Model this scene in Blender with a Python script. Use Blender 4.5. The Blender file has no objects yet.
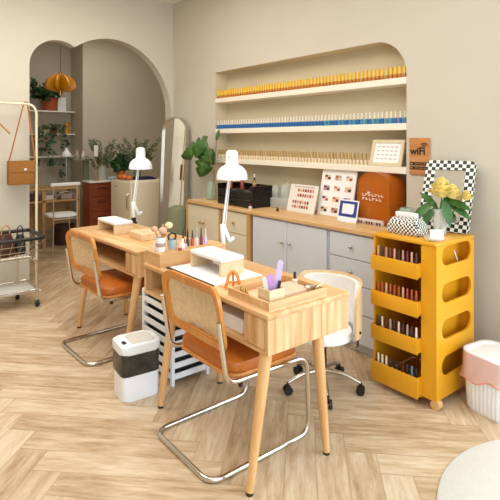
import bpy, bmesh, math, random
from mathutils import Vector, Matrix
random.seed(7)
PI = math.pi
SC = bpy.context.scene
COL = SC.collection

# ------------------------------------------------------------------ camera, light, exposure
YAW = math.atan(395 / 490)
cam_d = bpy.data.cameras.new('camera'); cam_d.sensor_width = 36; cam_d.lens = 36 * 490 / 500
cam_d.shift_y = -0.22; cam_d.clip_start = 0.05
cam = bpy.data.objects.new('camera', cam_d); COL.objects.link(cam)
cam.location = (0, 0, 1.5); cam.rotation_euler = (PI / 2, 0, -YAW)
SC.camera = cam

SC.view_settings.view_transform = 'Standard'; SC.view_settings.look = 'None'
SC.view_settings.gamma = 1; SC.view_settings.use_curve_mapping = False
SC.view_settings.exposure = 0.5

W_ = bpy.data.worlds.new('world'); SC.world = W_; W_.use_nodes = True
bg = W_.node_tree.nodes['Background']; bg.inputs[0].default_value = (0.80, 0.91, 1.0, 1); bg.inputs[1].default_value = 1.2

def area(name, loc, rot, sx, sy, power, col):
    l = bpy.data.lights.new(name, 'AREA'); l.shape = 'RECTANGLE'; l.size = sx; l.size_y = sy
    l.energy = power; l.color = col
    o = bpy.data.objects.new(name, l); COL.objects.link(o); o.location = loc; o.rotation_euler = rot
    return o
# daylight through the shop front behind the camera, and unseen fill lights added under both ceilings
area('shopfront_daylight', (1.2, -1.75, 1.6), (PI / 2, 0, 0), 4.2, 2.6, 36, (0.76, 0.90, 1.0))
area('side_window_daylight', (3.2, -0.55, 1.4), (PI / 2, 0, PI / 2), 2.5, 2.5, 60, (0.66, 0.86, 1.0))
area('ceiling_fill', (0.9, 1.6, 3.15), (0, 0, 0), 2.2, 1.4, 22, (0.95, 0.97, 1.0))
area('ceiling_fill', (0.9, 3.7, 3.15), (0, 0, 0), 2.4, 1.4, 44, (1.0, 0.95, 0.86))
area('back_room_ceiling_fill', (2.6, 6.5, 3.15), (0, 0, 0), 1.6, 0.8, 12, (1.0, 0.97, 0.92))

# ------------------------------------------------------------------ helpers
def lin(h):
    h = h.lstrip('#')
    v = [int(h[i:i + 2], 16) / 255 for i in (0, 2, 4)]
    return tuple(((x / 12.92) if x <= 0.04045 else ((x + 0.055) / 1.055) ** 2.4) for x in v) + (1.0,)

class N:
    """tiny node-tree writer"""
    def __init__(s, name):
        s.m = bpy.data.materials.new(name); s.m.use_nodes = True
        s.t = s.m.node_tree; s.b = s.t.nodes['Principled BSDF']
    def new(s, kind): return s.t.nodes.new(kind)
    def link(s, a, b): s.t.links.new(a, b)
    def put(s, sock, v):
        if hasattr(v, 'is_output'): s.link(v, sock)
        else: sock.default_value = v
    def math(s, op, a, b=None, c=None):
        n = s.new('ShaderNodeMath'); n.operation = op
        for i, v in enumerate((a, b, c)):
            if v is not None: s.put(n.inputs[i], v)
        return n.outputs[0]
    def xyz(s, sock):
        n = s.new('ShaderNodeSeparateXYZ'); s.link(sock, n.inputs[0]); return n.outputs
    def comb(s, x, y, z):
        n = s.new('ShaderNodeCombineXYZ')
        for i, v in enumerate((x, y, z)): s.put(n.inputs[i], v)
        return n.outputs[0]
    def coord(s, which='Object'): return s.new('ShaderNodeTexCoord').outputs[which]
    def noise(s, vec, scale, detail=3, rough=0.55):
        n = s.new('ShaderNodeTexNoise'); s.link(vec, n.inputs['Vector'])
        n.inputs['Scale'].default_value = scale; n.inputs['Detail'].default_value = detail; n.inputs['Roughness'].default_value = rough
        return n.outputs[0]
    def ramp(s, fac, stops):
        n = s.new('ShaderNodeValToRGB'); s.link(fac, n.inputs[0]); e = n.color_ramp.elements
        while len(e) < len(stops): e.new(0.5)
        for q, (p, c) in zip(e, stops): q.position = p; q.color = c
        return n.outputs[0]
    def mix(s, fac, a, b, mode='MIX'):
        n = s.new('ShaderNodeMix'); n.data_type = 'RGBA'; n.blend_type = mode
        s.put(n.inputs[0], fac); s.put(n.inputs[6], a); s.put(n.inputs[7], b)
        return n.outputs[2]
    def scale(s, vec, sc):
        n = s.new('ShaderNodeMapping'); s.link(vec, n.inputs[0]); n.inputs['Scale'].default_value = sc; return n.outputs[0]
    def bump(s, h, strength=0.2, dist=0.01):
        n = s.new('ShaderNodeBump'); n.inputs['Strength'].default_value = strength; n.inputs['Distance'].default_value = dist
        s.link(h, n.inputs['Height']); s.link(n.outputs[0], s.b.inputs['Normal'])
    def done(s, color=None, rough=0.5, metal=0, **kw):
        if color is not None: s.put(s.b.inputs['Base Color'], color)
        s.put(s.b.inputs['Roughness'], rough); s.put(s.b.inputs['Metallic'], metal)
        for k, v in kw.items(): s.put(s.b.inputs[k.replace('_', ' ')], v)
        return s.m

def plain(name, hx, rough=0.5, metal=0, var=0.06, scale=18, **kw):
    n = N(name); c = lin(hx)
    d = tuple(x * (1 - var) for x in c[:3]) + (1,)
    l = tuple(min(1, x * (1 + var * 0.6)) for x in c[:3]) + (1,)
    f = n.noise(n.coord(), scale, 3)
    return n.done(n.ramp(f, [(0.3, d), (0.7, l)]), rough, metal, **kw)

def wood(name, dark, light, axis='y', rough=0.42, scale=9, stretch=0.09):
    n = N(name)
    sc = {'x': (stretch, 1, 1), 'y': (1, stretch, 1), 'z': (1, 1, stretch)}[axis]
    v = n.scale(n.coord(), sc)
    f = n.noise(v, scale * 2.2, 4, 0.6)
    g = n.noise(v, scale * 14, 2)
    h = n.math('ADD', n.math('MULTIPLY', f, 0.8), n.math('MULTIPLY', g, 0.2))
    return n.done(n.ramp(h, [(0.34, lin(dark)), (0.62, lin(light))]), rough)

def glass(name, hx, alpha, rough=0.05):
    n = N(name)
    return n.done(lin(hx), rough, 0, Alpha=alpha, Specular_IOR_Level=0.6)

M = {}
M['wall'] = plain('cream_plaster', '#D1C8B8', 0.9, var=0.02, scale=3)
M['niche'] = plain('warm_beige_plaster', '#D6C7A8', 0.9, var=0.02, scale=3)
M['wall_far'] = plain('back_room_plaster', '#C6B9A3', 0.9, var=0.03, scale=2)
M['ceiling'] = plain('ceiling_paint', '#F0EADE', 0.9, var=0.01)
M['shelf_white'] = plain('shelf_paint', '#F4EBD8', 0.6, var=0.02)
M['pine'] = wood('pine_along', '#C98F52', '#E2BB88', 'y')
M['pine_x'] = wood('pine_across', '#C98F52', '#E2BB88', 'x', scale=7)
M['pine_z'] = wood('pine_upright', '#B98046', '#E6C08E', 'z', scale=13, stretch=0.04)
M['leg_wood'] = wood('beech_leg', '#D09A60', '#E3B57D', 'z')
M['pale_wood'] = wood('pale_wood', '#DCB98C', '#EBD0A8', 'y')
M['counter_wood'] = wood('counter_wood', '#CD9C62', '#E3BB86', 'y')
M['oak_post'] = wood('cabinet_post_wood', '#BE8A50', '#D6A86C', 'z')
M['far_oak'] = wood('far_oak', '#B4864C', '#CFA266', 'x')
M['teak'] = wood('teak', '#6A2A14', '#93441F', 'x')
M['frame_orange'] = wood('bentwood_orange', '#BF7630', '#D8944A', 'z', 0.35)
M['shell_wood'] = wood('ash_shell', '#D8B283', '#E7C89C', 'z')
M['leather'] = plain('cognac_leather', '#B9651C', 0.38, var=0.14, scale=9)
M['chrome'] = plain('chrome', '#D6D0C6', 0.16, 1.0, var=0.03)
M['steel'] = plain('brushed_steel', '#C9C2B4', 0.3, 1.0, var=0.05)
M['brass'] = plain('brass', '#C79A4A', 0.3, 1.0)
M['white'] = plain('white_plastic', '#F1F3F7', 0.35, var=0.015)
M['white_metal'] = plain('white_enamel', '#F3F4F6', 0.3, var=0.015)
M['cream_metal'] = plain('cream_enamel', '#E9DCC0', 0.35, var=0.02)
M['fridge'] = plain('cream_fridge_enamel', '#E6D8BC', 0.3, var=0.02)
M['door_cream'] = plain('cream_door', '#E0D3B8', 0.5, var=0.02)
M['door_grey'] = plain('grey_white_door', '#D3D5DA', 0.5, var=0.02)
M['cushion_white'] = plain('white_upholstery', '#F0EDE8', 0.7, var=0.03)
M['black'] = plain('black_plastic', '#1B1918', 0.4, var=0.1)
M['black_gloss'] = plain('black_gloss', '#15110F', 0.2, var=0.1)
M['rubber'] = plain('rubber', '#23201E', 0.6)
M['grey_panel'] = plain('grey_translucent_panel', '#D8D6CF', 0.25, var=0.03)
M['yellow'] = plain('yellow_abs', '#E3A01C', 0.32, var=0.02)
M['amber'] = N('amber_acrylic').done(lin('#D9761A'), 0.08, 0, Alpha=0.42, Specular_IOR_Level=0.5)
M['amber_solid'] = plain('amber_acrylic_back', '#CF6A14', 0.12, var=0.06)
M['amber_lamp'] = plain('amber_lamp_plastic', '#C98413', 0.25, var=0.18, scale=5)
M['orange_clear'] = N('orange_clear_acrylic').done(lin('#F09A3A'), 0.08, 0, Alpha=0.75)
M['glass'] = glass('clear_glass', '#EEF2EA', 0.3)
M['glass_green'] = glass('green_tinted_glass', '#B9CDB6', 0.4)
M['paper'] = plain('white_paper', '#F4F1EE', 0.7, var=0.02)
M['photo_grey'] = plain('photo_print', '#B49C92', 0.6)
M['navy'] = plain('navy_print', '#1F3C86', 0.5)
M['navy_cloth'] = plain('navy_cloth', '#20244F', 0.9, var=0.2)
M['leaf'] = plain('green_leaf', '#3F6A2C', 0.45, var=0.4, scale=14)
M['leaf_dark'] = plain('dark_green_leaf', '#2C4A22', 0.45, var=0.4, scale=14)
M['leaf_olive'] = plain('dried_olive_leaf', '#666E4A', 0.7, var=0.35, scale=20)
M['stem'] = plain('stem', '#7A6A3C', 0.6)
M['petal'] = plain('yellow_petal', '#F5DC82', 0.6, var=0.12)
M['orange'] = plain('orange_rind', '#D67426', 0.5, var=0.15)
M['terracotta'] = plain('terracotta', '#B2542A', 0.7, var=0.15)
M['bag_black'] = plain('black_bag_film', '#3B3733', 0.28, var=0.5, scale=26)
M['bag_pink'] = N('pink_bag_film').done(lin('#F4C3B8'), 0.3, 0, Alpha=0.6)
M['bag_rim'] = plain('pink_bag_rim', '#E8927E', 0.4)
M['strap'] = plain('tan_strap', '#A5632E', 0.55)
M['brown'] = plain('dark_brown_leather', '#4A2A1A', 0.5, var=0.2)
M['tan'] = plain('tan_wood', '#C08A48', 0.5)
M['blue_grey'] = plain('blue_grey_ceramic', '#A9BCC0', 0.4)
M['blush'] = plain('blush_brush', '#D9A98E', 0.9, var=0.12)
M['cream_brush'] = plain('cream_brush', '#E7D2AE', 0.9, var=0.1)
M['lilac'] = plain('lilac_plastic', '#C79BD8', 0.4)
M['lavender'] = plain('lavender_plastic', '#D5BCE6', 0.4)
M['pink_card'] = plain('pink_card', '#E7BE9E', 0.6)
M['marble'] = plain('white_marble', '#E9E2D6', 0.3, var=0.06, scale=6)
M['dusty'] = plain('grey_green_fabric', '#7E8166', 0.9, var=0.1)
M['mirror'] = N('mirror_glass').done((0.86, 0.86, 0.84, 1), 0.02, 1.0)
M['sign_wood'] = wood('sign_wood', '#B9763E', '#CF9058', 'y')
M['print_pink'] = plain('pink_print', '#D49A8C', 0.6)
M['gilt'] = plain('pale_gilt', '#D8C79E', 0.4, var=0.06)
M['disc'] = plain('white_disc', '#D6D0C6', 0.95, var=0.05, scale=60)
M['cap_yellow'] = plain('yellow_cap', '#F4C534', 0.4, var=0.1)
M['amber_bottle'] = plain('amber_lacquer', '#C67A2E', 0.2, var=0.2)
M['cap_white'] = plain('white_cap', '#EFE6D6', 0.4)
M['blue_bottle'] = plain('blue_lacquer', '#3A74B4', 0.2, var=0.25)
M['teal_bottle'] = plain('teal_lacquer', '#4C96B8', 0.2, var=0.25)
M['cap_gold'] = plain('gold_cap', '#BE9A5C', 0.35, 0.2)
M['peach_bottle'] = plain('peach_lacquer', '#E8D0B0', 0.2, var=0.1)
M['plum'] = plain('plum_lacquer', '#7C3140', 0.2, var=0.3)
M['rose'] = plain('rose_lacquer', '#B9503A', 0.2, var=0.3)
M['coral'] = plain('coral_lacquer', '#D2683A', 0.2, var=0.3)
M['ink'] = plain('dark_ink_lacquer', '#33303C', 0.2, var=0.3)
M['cap_dark'] = plain('dark_cap', '#4A2A2C', 0.35)
M['cap_pale'] = plain('pale_cap', '#E7D6CC', 0.35)

def floor_mat():
    n = N('herringbone_oak'); W = 0.143; P = 6
    x, y, z = n.xyz(n.coord())
    r = 1 / math.sqrt(2)
    u = n.math('MULTIPLY', n.math('SUBTRACT', x, y), r); v = n.math('MULTIPLY', n.math('ADD', x, y), r)
    U = n.math('DIVIDE', n.math('ADD', u, 1.225), W); V = n.math('DIVIDE', n.math('SUBTRACT', v, 2.253), W)
    i = n.math('FLOOR', U); j = n.math('FLOOR', V)
    k = n.math('FLOORED_MODULO', n.math('ADD', n.math('ADD', i, j), 1.0), 2.0 * P)
    isv = n.math('GREATER_THAN', k, P - 0.5)
    def sel(a, b): return n.math('ADD', n.math('MULTIPLY', a, n.math('SUBTRACT', 1.0, isv)), n.math('MULTIPLY', b, isv))
    m = n.math('SUBTRACT', k, float(P))
    su = n.math('SUBTRACT', i, k); sv = n.math('SUBTRACT', j, m)
    along = sel(n.math('SUBTRACT', U, su), n.math('SUBTRACT', V, sv))
    across = sel(n.math('SUBTRACT', V, j), n.math('SUBTRACT', U, i))
    ida = sel(su, n.math('ADD', i, 57.3)); idb = sel(j, n.math('ADD', sv, 31.7))
    wn = n.new('ShaderNodeTexWhiteNoise'); wn.noise_dimensions = '2D'; n.link(n.comb(ida, idb, 0.0), wn.inputs['Vector'])
    rnd = wn.outputs['Value']
    gv = n.comb(n.math('MULTIPLY', along, 0.16), n.math('ADD', across, n.math('MULTIPLY', rnd, 37.0)), n.math('MULTIPLY', rnd, 91.0))
    g1 = n.noise(gv, 3.6, 4, 0.6); g2 = n.noise(gv, 18, 2, 0.5)
    f = n.math('ADD', n.math('ADD', n.math('MULTIPLY', g1, 0.62), n.math('MULTIPLY', g2, 0.16)), n.math('MULTIPLY', rnd, 0.17))
    col = n.ramp(f, [(0.28, lin('#9F805C')), (0.44, lin('#C3A785')), (0.58, lin('#D7C1A3')), (0.78, lin('#E4D3BA'))])
    e1 = n.math('MINIMUM', across, n.math('SUBTRACT', 1.0, across))
    e2 = n.math('MINIMUM', along, n.math('SUBTRACT', float(P), along))
    e = n.math('LESS_THAN', n.math('MINIMUM', e1, e2), 0.022)
    col = n.mix(n.math('MULTIPLY', e, 0.4), col, lin('#967652'))
    return n.done(col, n.math('ADD', 0.30, n.math('MULTIPLY', g1, 0.2)), 0, Specular_IOR_Level=0.45)
M['floor'] = floor_mat()

def checker_mat(name, scale, a='#F2EEE6', b='#171514', warp=0.0):
    n = N(name); v = n.coord()
    if warp:
        w = n.noise(v, 9, 2); x, y, z = n.xyz(v)
        v = n.comb(n.math('ADD', x, n.math('MULTIPLY', w, warp)), n.math('ADD', y, n.math('MULTIPLY', w, warp)), z)
    x, y, z = n.xyz(v)
    def fl(s): return n.math('FLOOR', n.math('MULTIPLY', n.math('ADD', s, 10.0007), scale))
    p = n.math('FLOORED_MODULO', n.math('ADD', n.math('ADD', fl(x), fl(y)), fl(z)), 2.0)
    return n.done(n.mix(p, lin(a), lin(b)), 0.35)
M['checker'] = checker_mat('black_white_check', 1 / 0.0244)
M['opcheck'] = checker_mat('wavy_black_white_check', 1 / 0.0125, warp=0.03)

def cane_mat():
    n = N('cane_webbing'); x, y, z = n.xyz(n.coord())
    a = n.math('PINGPONG', n.math('MULTIPLY', y, 100.0), 0.5); b = n.math('PINGPONG', n.math('MULTIPLY', z, 100.0), 0.5)
    hole = n.math('MULTIPLY', n.math('GREATER_THAN', a, 0.27), n.math('GREATER_THAN', b, 0.27))
    n.put(n.b.inputs['Alpha'], n.math('SUBTRACT', 1.0, n.math('MULTIPLY', hole, 0.6)))
    g = n.noise(n.coord(), 40, 2)
    return n.done(n.ramp(g, [(0.3, lin('#DDBD90')), (0.7, lin('#EBD3AE'))]), 0.5)
M['cane'] = cane_mat()

def weave_mat():
    n = N('woven_straw'); x, y, z = n.xyz(n.coord())
    a = n.math('SINE', n.math('MULTIPLY', x, 230.0)); b = n.math('SINE', n.math('MULTIPLY', z, 230.0))
    f = n.math('ADD', n.math('MULTIPLY', n.math('MULTIPLY', a, b), 0.5), 0.5)
    n.bump(f, 0.6, 0.004)
    return n.done(n.ramp(f, [(0.2, lin('#7E4C1A')), (0.8, lin('#AD742C'))]), 0.7)
M['weave'] = weave_mat()

class MB:
    def __init__(s): s.bm = bmesh.new()
    def _new(s, verts0): return [v for v in s.bm.verts if v not in verts0]
    def box(s, x0, x1, y0, y1, z0, z1, bev=0.0, seg=2, mat=None):
        r = bmesh.ops.create_cube(s.bm, size=1)
        vs = r['verts']
        bmesh.ops.scale(s.bm, vec=(x1 - x0, y1 - y0, z1 - z0), verts=vs)
        bmesh.ops.translate(s.bm, vec=((x0 + x1) / 2, (y0 + y1) / 2, (z0 + z1) / 2), verts=vs)
        if mat is not None: bmesh.ops.transform(s.bm, matrix=mat, verts=vs)
        if bev > 0:
            es = list({e for v in vs for e in v.link_edges})
            bmesh.ops.bevel(s.bm, geom=es, offset=bev, segments=seg, affect='EDGES', profile=0.5)
        return s
    def cyl(s, a, b, r0, r1=None, n=16, caps=True):
        a, b = Vector(a), Vector(b); r1 = r0 if r1 is None else r1
        d = b - a; q = d.to_track_quat('Z', 'Y').to_matrix().to_4x4()
        r = bmesh.ops.create_cone(s.bm, cap_ends=caps, segments=n, radius1=r0, radius2=r1, depth=d.length)
        bmesh.ops.transform(s.bm, matrix=Matrix.Translation((a + b) / 2) @ q, verts=r['verts'])
        return s
    def sphere(s, c, rx, ry=None, rz=None, u=14, v=9):
        ry = rx if ry is None else ry; rz = rx if rz is None else rz
        r = bmesh.ops.create_uvsphere(s.bm, u_segments=u, v_segments=v, radius=1)
        bmesh.ops.scale(s.bm, vec=(rx, ry, rz), verts=r['verts'])
        bmesh.ops.translate(s.bm, vec=c, verts=r['verts'])
        return s
    def lathe(s, prof, c=(0, 0, 0), n=24, sx=1, sy=1, fn=None):
        rings = []
        for r, z in prof:
            if r < 1e-5: rings.append([s.bm.verts.new((c[0], c[1], c[2] + z))])
            else:
                ring = []
                for k in range(n):
                    a = 2 * PI * k / n; q = r * (fn(a) if fn else 1)
                    ring.append(s.bm.verts.new((c[0] + q * math.cos(a) * sx, c[1] + q * math.sin(a) * sy, c[2] + z)))
                rings.append(ring)
        for A, B in zip(rings, rings[1:]):
            for k in range(n):
                k2 = (k + 1) % n
                f = [A[k % len(A)], A[k2 % len(A)], B[k2 % len(B)], B[k % len(B)]]
                g = []
                for q in f:
                    if q not in g: g.append(q)
                if len(g) > 2: s.bm.faces.new(g)
        return s
    def tube(s, pts, r, n=10, closed=False, rad=0.0, seg=5):
        P = [Vector(p) for p in pts]
        if rad > 0: P = fillet(P, rad, seg, closed)
        m = len(P); rings = []; up = None
        for i in range(m):
            if closed: t = (P[(i + 1) % m] - P[i - 1]).normalized()
            else: t = (P[min(i + 1, m - 1)] - P[max(i - 1, 0)]).normalized()
            if up is None:
                up = Vector((0, 0, 1)) if abs(t.z) < 0.9 else Vector((1, 0, 0))
            up = (up - t * up.dot(t)).normalized(); sd = t.cross(up)
            ri = r[i] if isinstance(r, (list, tuple)) else r
            rings.append([s.bm.verts.new(P[i] + (up * math.cos(2 * PI * k / n) + sd * math.sin(2 * PI * k / n)) * ri) for k in range(n)])
        for i in range(m if closed else m - 1):
            A, B = rings[i], rings[(i + 1) % m]
            for k in range(n): s.bm.faces.new((A[k], A[(k + 1) % n], B[(k + 1) % n], B[k]))
        if not closed:
            s.bm.faces.new(list(reversed(rings[0]))); s.bm.faces.new(rings[-1])
        return s
    def prism(s, outline, z0, z1, mat=None, bev=0):
        """outline in xy, extruded in z, optional matrix"""
        a = [s.bm.verts.new((p[0], p[1], z0)) for p in outline]; b = [s.bm.verts.new((p[0], p[1], z1)) for p in outline]
        n = len(a)
        f = [s.bm.faces.new(list(reversed(a))), s.bm.faces.new(b)]
        for k in range(n): s.bm.faces.new((a[k], a[(k + 1) % n], b[(k + 1) % n], b[k]))
        if mat is not None: bmesh.ops.transform(s.bm, matrix=mat, verts=a + b)
        if bev: bmesh.ops.bevel(s.bm, geom=list(f[0].edges) + list(f[1].edges), offset=bev, segments=2, affect='EDGES', profile=0.5)
        return s
    def ring(s, outer, inner, z0, z1, mat=None):
        """frame between two outlines with equal counts"""
        vs = []
        def mk(o, z):
            r = [s.bm.verts.new((p[0], p[1], z)) for p in o]; vs.extend(r); return r
        oa, ob, ia, ib = mk(outer, z0), mk(outer, z1), mk(inner, z0), mk(inner, z1); n = len(oa)
        for k in range(n):
            l = (k + 1) % n
            s.bm.faces.new((oa[k], oa[l], ob[l], ob[k])); s.bm.faces.new((ia[l], ia[k], ib[k], ib[l]))
            s.bm.faces.new((ob[k], ob[l], ib[l], ib[k])); s.bm.faces.new((oa[l], oa[k], ia[k], ia[l]))
        if mat is not None: bmesh.ops.transform(s.bm, matrix=mat, verts=vs)
        return s
    def face(s, pts): s.bm.faces.new([s.bm.verts.new(p) for p in pts]); return s
    def leaf(s, base, d, nrm, L, Wd, fold=0.15, droop=0.2):
        base, d, nrm = Vector(base), Vector(d).normalized(), Vector(nrm)
        nrm = (nrm - d * nrm.dot(d));  nrm = nrm.normalized() if nrm.length > 1e-4 else d.orthogonal().normalized()
        sd = d.cross(nrm); mid = []; lf = []; rt = []
        for t, w in ((0, 0.04), (0.25, 0.8), (0.55, 1.0), (0.82, 0.55), (1, 0.02)):
            c = base + d * (L * t) - nrm * (droop * L * t * t)
            mid.append(s.bm.verts.new(c)); e = nrm * (fold * Wd * w)
            lf.append(s.bm.verts.new(c + sd * (Wd * 0.5 * w) + e)); rt.append(s.bm.verts.new(c - sd * (Wd * 0.5 * w) + e))
        for k in range(4):
            s.bm.faces.new((mid[k], mid[k + 1], lf[k + 1], lf[k])); s.bm.faces.new((rt[k], rt[k + 1], mid[k + 1], mid[k]))
        return s
    def xform(s, m): bmesh.ops.transform(s.bm, matrix=m, verts=s.bm.verts[:]); return s
    def build(s, name, mat, parent=None, loc=None, smooth=40, solid=0):
        bmesh.ops.recalc_face_normals(s.bm, faces=s.bm.faces[:])
        me = bpy.data.meshes.new(name); s.bm.to_mesh(me); s.bm.free()
        if smooth:
            me.polygons.foreach_set('use_smooth', [True] * len(me.polygons))
            me.set_sharp_from_angle(angle=math.radians(smooth))
        mats = mat if isinstance(mat, list) else [mat]
        for q in mats: me.materials.append(M[q] if isinstance(q, str) else q)
        o = bpy.data.objects.new(name, me); COL.objects.link(o)
        if parent is not None: o.parent = parent
        if loc is not None: o.location = loc
        if solid:
            md = o.modifiers.new('solid', 'SOLIDIFY'); md.thickness = solid; md.offset = 0
        return o

def fillet(P, rad, seg=5, closed=False):
    out = []; m = len(P)
    for i in range(m):
        if not closed and i in (0, m - 1): out.append(P[i]); continue
        a, b, c = P[i - 1], P[i], P[(i + 1) % m]
        u, w = (a - b), (c - b); lu, lw = u.length, w.length; u.normalize(); w.normalize()
        ang = u.angle(w)
        if ang > PI - 0.02: out.append(b); continue
        t = min(rad / math.tan(ang / 2), lu * 0.49, lw * 0.49)
        p0, p1 = b + u * t, b + w * t
        for k in range(seg + 1):
            q = k / seg; out.append(p0 * (1 - q) ** 2 + b * (2 * q * (1 - q)) + p1 * q ** 2)
    return out

def rrect(w, h, r, seg=6, cx=0, cy=0):
    o = []
    for sx, sy, a0 in ((1, 1, 0), (-1, 1, 90), (-1, -1, 180), (1, -1, 270)):
        for k in range(seg + 1):
            a = math.radians(a0 + 90 * k / seg)
            o.append((cx + sx * (w / 2 - r) + r * math.cos(a), cy + sy * (h / 2 - r) + r * math.sin(a)))
    return o

def tag(o, label, cat, group=None, kind=None):
    o['label'] = label; o['category'] = cat
    if group: o['group'] = group
    if kind: o['kind'] = kind
    return o
def thing(name, label, cat, loc=(0, 0, 0), rz=0.0, group=None):
    o = bpy.data.objects.new(name, None); COL.objects.link(o); o.empty_display_size = 0.1
    o.location = loc; o.rotation_euler = (0, 0, rz)
    return tag(o, label, cat, group)
def struct(name, mb, mat, smooth=40):
    o = mb.build(name, mat, smooth=smooth); o['kind'] = 'structure'; return o
def dup(root, loc, rz=0.0, label=None, group=None):
    r = root.copy(); COL.objects.link(r); r.location = loc; r.rotation_euler = (0, 0, rz)
    if label: r['label'] = label
    if group: r['group'] = group
    for ch in list(root.children):
        c = ch.copy(); COL.objects.link(c); c.parent = r
        for g in list(ch.children):
            d = g.copy(); COL.objects.link(d); d.parent = c
    return r
def text_mesh(name, body, size, mat, parent, m, depth=0.001, bold=0.0):
    cu = bpy.data.curves.new(name, 'FONT'); cu.body = body; cu.size = size; cu.extrude = depth
    cu.align_x = 'CENTER'; cu.align_y = 'CENTER'; cu.offset = bold
    t = bpy.data.objects.new('tmp', cu); COL.objects.link(t)
    me = bpy.data.meshes.new_from_object(t.evaluated_get(bpy.context.evaluated_depsgraph_get()))
    bpy.data.objects.remove(t); bpy.data.curves.remove(cu)
    me.transform(m); me.materials.clear(); me.materials.append(M[mat]); me.name = name
    o = bpy.data.objects.new(name, me); COL.objects.link(o); o.parent = parent
    return o
# upright panel facing -X: local (a to the viewer's right = -Y, b up, c towards viewer = -X)
FACE_NEGX = Matrix(((0, 0, -1, 0), (-1, 0, 0, 0), (0, 1, 0, 0), (0, 0, 0, 1)))
def leaning(lean): return Matrix.Rotation(lean, 4, 'Y') @ FACE_NEGX   # top tips towards +X

# ------------------------------------------------------------------ room shell
XW, YB, H = 3.1, 5.38, 3.2
struct('floor', MB().box(-3.2, 5.2, -2.6, 8.4, -0.1, 0), 'floor', 0)
struct('ceiling', MB().box(-3.2, 5.2, -2.6, 8.4, H, H + 0.1), 'ceiling', 0)
struct('wall_side', MB().box(-3.3, -3.2, -2.6, YB, 0, H), 'wall', 0)
# right wall with the bottle niche (rounded upper right corner)
NY0, NY1, NZ0, NZ1, ND, NR = 2.045, 4.46, 0.80, 2.245, 0.17, 0.27
def niche_outline():
    o = [(NY0, NZ0), (NY0, NZ1 - NR)]
    o += [(NY0 + NR - NR * math.cos(a), NZ1 - NR + NR * math.sin(a)) for a in [PI / 2 * k / 12 for k in range(1, 13)]]
    o += [(NY1, NZ1), (NY1, NZ0)]
    return o
def right_wall():
    m = MB(); o = niche_outline(); X = XW
    V = lambda y, z: (X, y, z)
    m.face([V(0.75, 0), V(NY0, 0), V(NY0, H), V(0.75, H)])            # the window opening lies nearer than y = 0.75
    m.face([V(-2.6, 0), V(-1.9, 0), V(-1.9, H), V(-2.6, H)])
    m.face([V(-1.9, 2.7), V(0.75, 2.7), V(0.75, H), V(-1.9, H)])
    m.face([V(NY1, 0), V(YB + 0.14, 0), V(YB + 0.14, H), V(NY1, H)])
    m.face([V(NY0, 0), V(NY1, 0), V(NY1, NZ0), V(NY0, NZ0)])
    m.face([V(NY0, NZ1), V(NY1, NZ1), V(NY1, H), V(NY0, H)])
    arc = o[1:14]
    m.face([V(NY0, NZ1)] + [V(*p) for p in arc])
    return m
struct('wall_right', right_wall(), 'wall', 0)
m = MB(); o = niche_outline()
m.face([(XW + ND, y, z) for y, z in o])
for a, b in zip(o, o[1:] + o[:1]): m.face([(XW, *a), (XW, *b), (XW + ND, *b), (XW + ND, *a)])
struct('wall_niche', m, 'niche', 30)
for k, zt in enumerate((1.957, 1.622, 1.303)):
    sh = MB().box(XW - 0.004, XW + ND - 0.001, NY0 + 0.001, NY1 - 0.001, zt - 0.05, zt, 0.003, 1)
    struct('trim_%d' % (k + 1), sh, 'shelf_white')
# arched wall between the two rooms
def arch_wall():
    ax0, ac, ar, az = 1.405, 1.70, 0.295, 2.275          # small arch
    bx1, bc, br, bz, bh = 3.075, 2.30, 0.775, 1.775, 0.885          # large arch
    pts = [(-3.2, 0), (ax0, 0), (ax0, az)]
    for k in range(1, 60):
        a = PI - PI * k / 60; p = (ac + ar * math.cos(a), az + ar * math.sin(a))
        if ((p[0] - bc) / br) ** 2 + ((p[1] - bz) / bh) ** 2 < 1: break
        pts.append(p)
    for k in range(0, 100):
        a = PI - PI * k / 100; p = (bc + br * math.cos(a), bz + bh * math.sin(a))
        if p[0] < pts[-1][0] + 0.008 or (p[0] - ac) ** 2 + (p[1] - az) ** 2 < ar * ar: continue
        pts.append(p)
    pts += [(bx1, bz), (bx1, 0), (XW, 0), (XW, H), (-3.2, H)]
    m = MB(); vs = [m.bm.verts.new((x, YB, z)) for x, z in pts]; f = m.bm.faces.new(vs)
    r = bmesh.ops.extrude_face_region(m.bm, geom=[f])
    bmesh.ops.translate(m.bm, vec=(0, 0.13, 0), verts=[g for g in r['geom'] if isinstance(g, bmesh.types.BMVert)])
    return m
struct('wall_arch', arch_wall(), 'wall', 30)
# back room
struct('wall_back', MB().box(2.735, 4.4, 7.5, 8.3, 0, H).box(1.0, 2.735, 8.05, 8.3, 0, H), 'wall_far', 0)
struct('wall_back_left', MB().box(0.9, 1.0, YB + 0.13, 8.3, 0, H), 'wall_far', 0)
struct('wall_back_right', MB().box(4.3, 4.4, YB + 0.13, 7.5, 0, H).box(XW, 4.3, YB + 0.125, YB + 0.2, 0, H), 'wall_far', 0)

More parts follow.
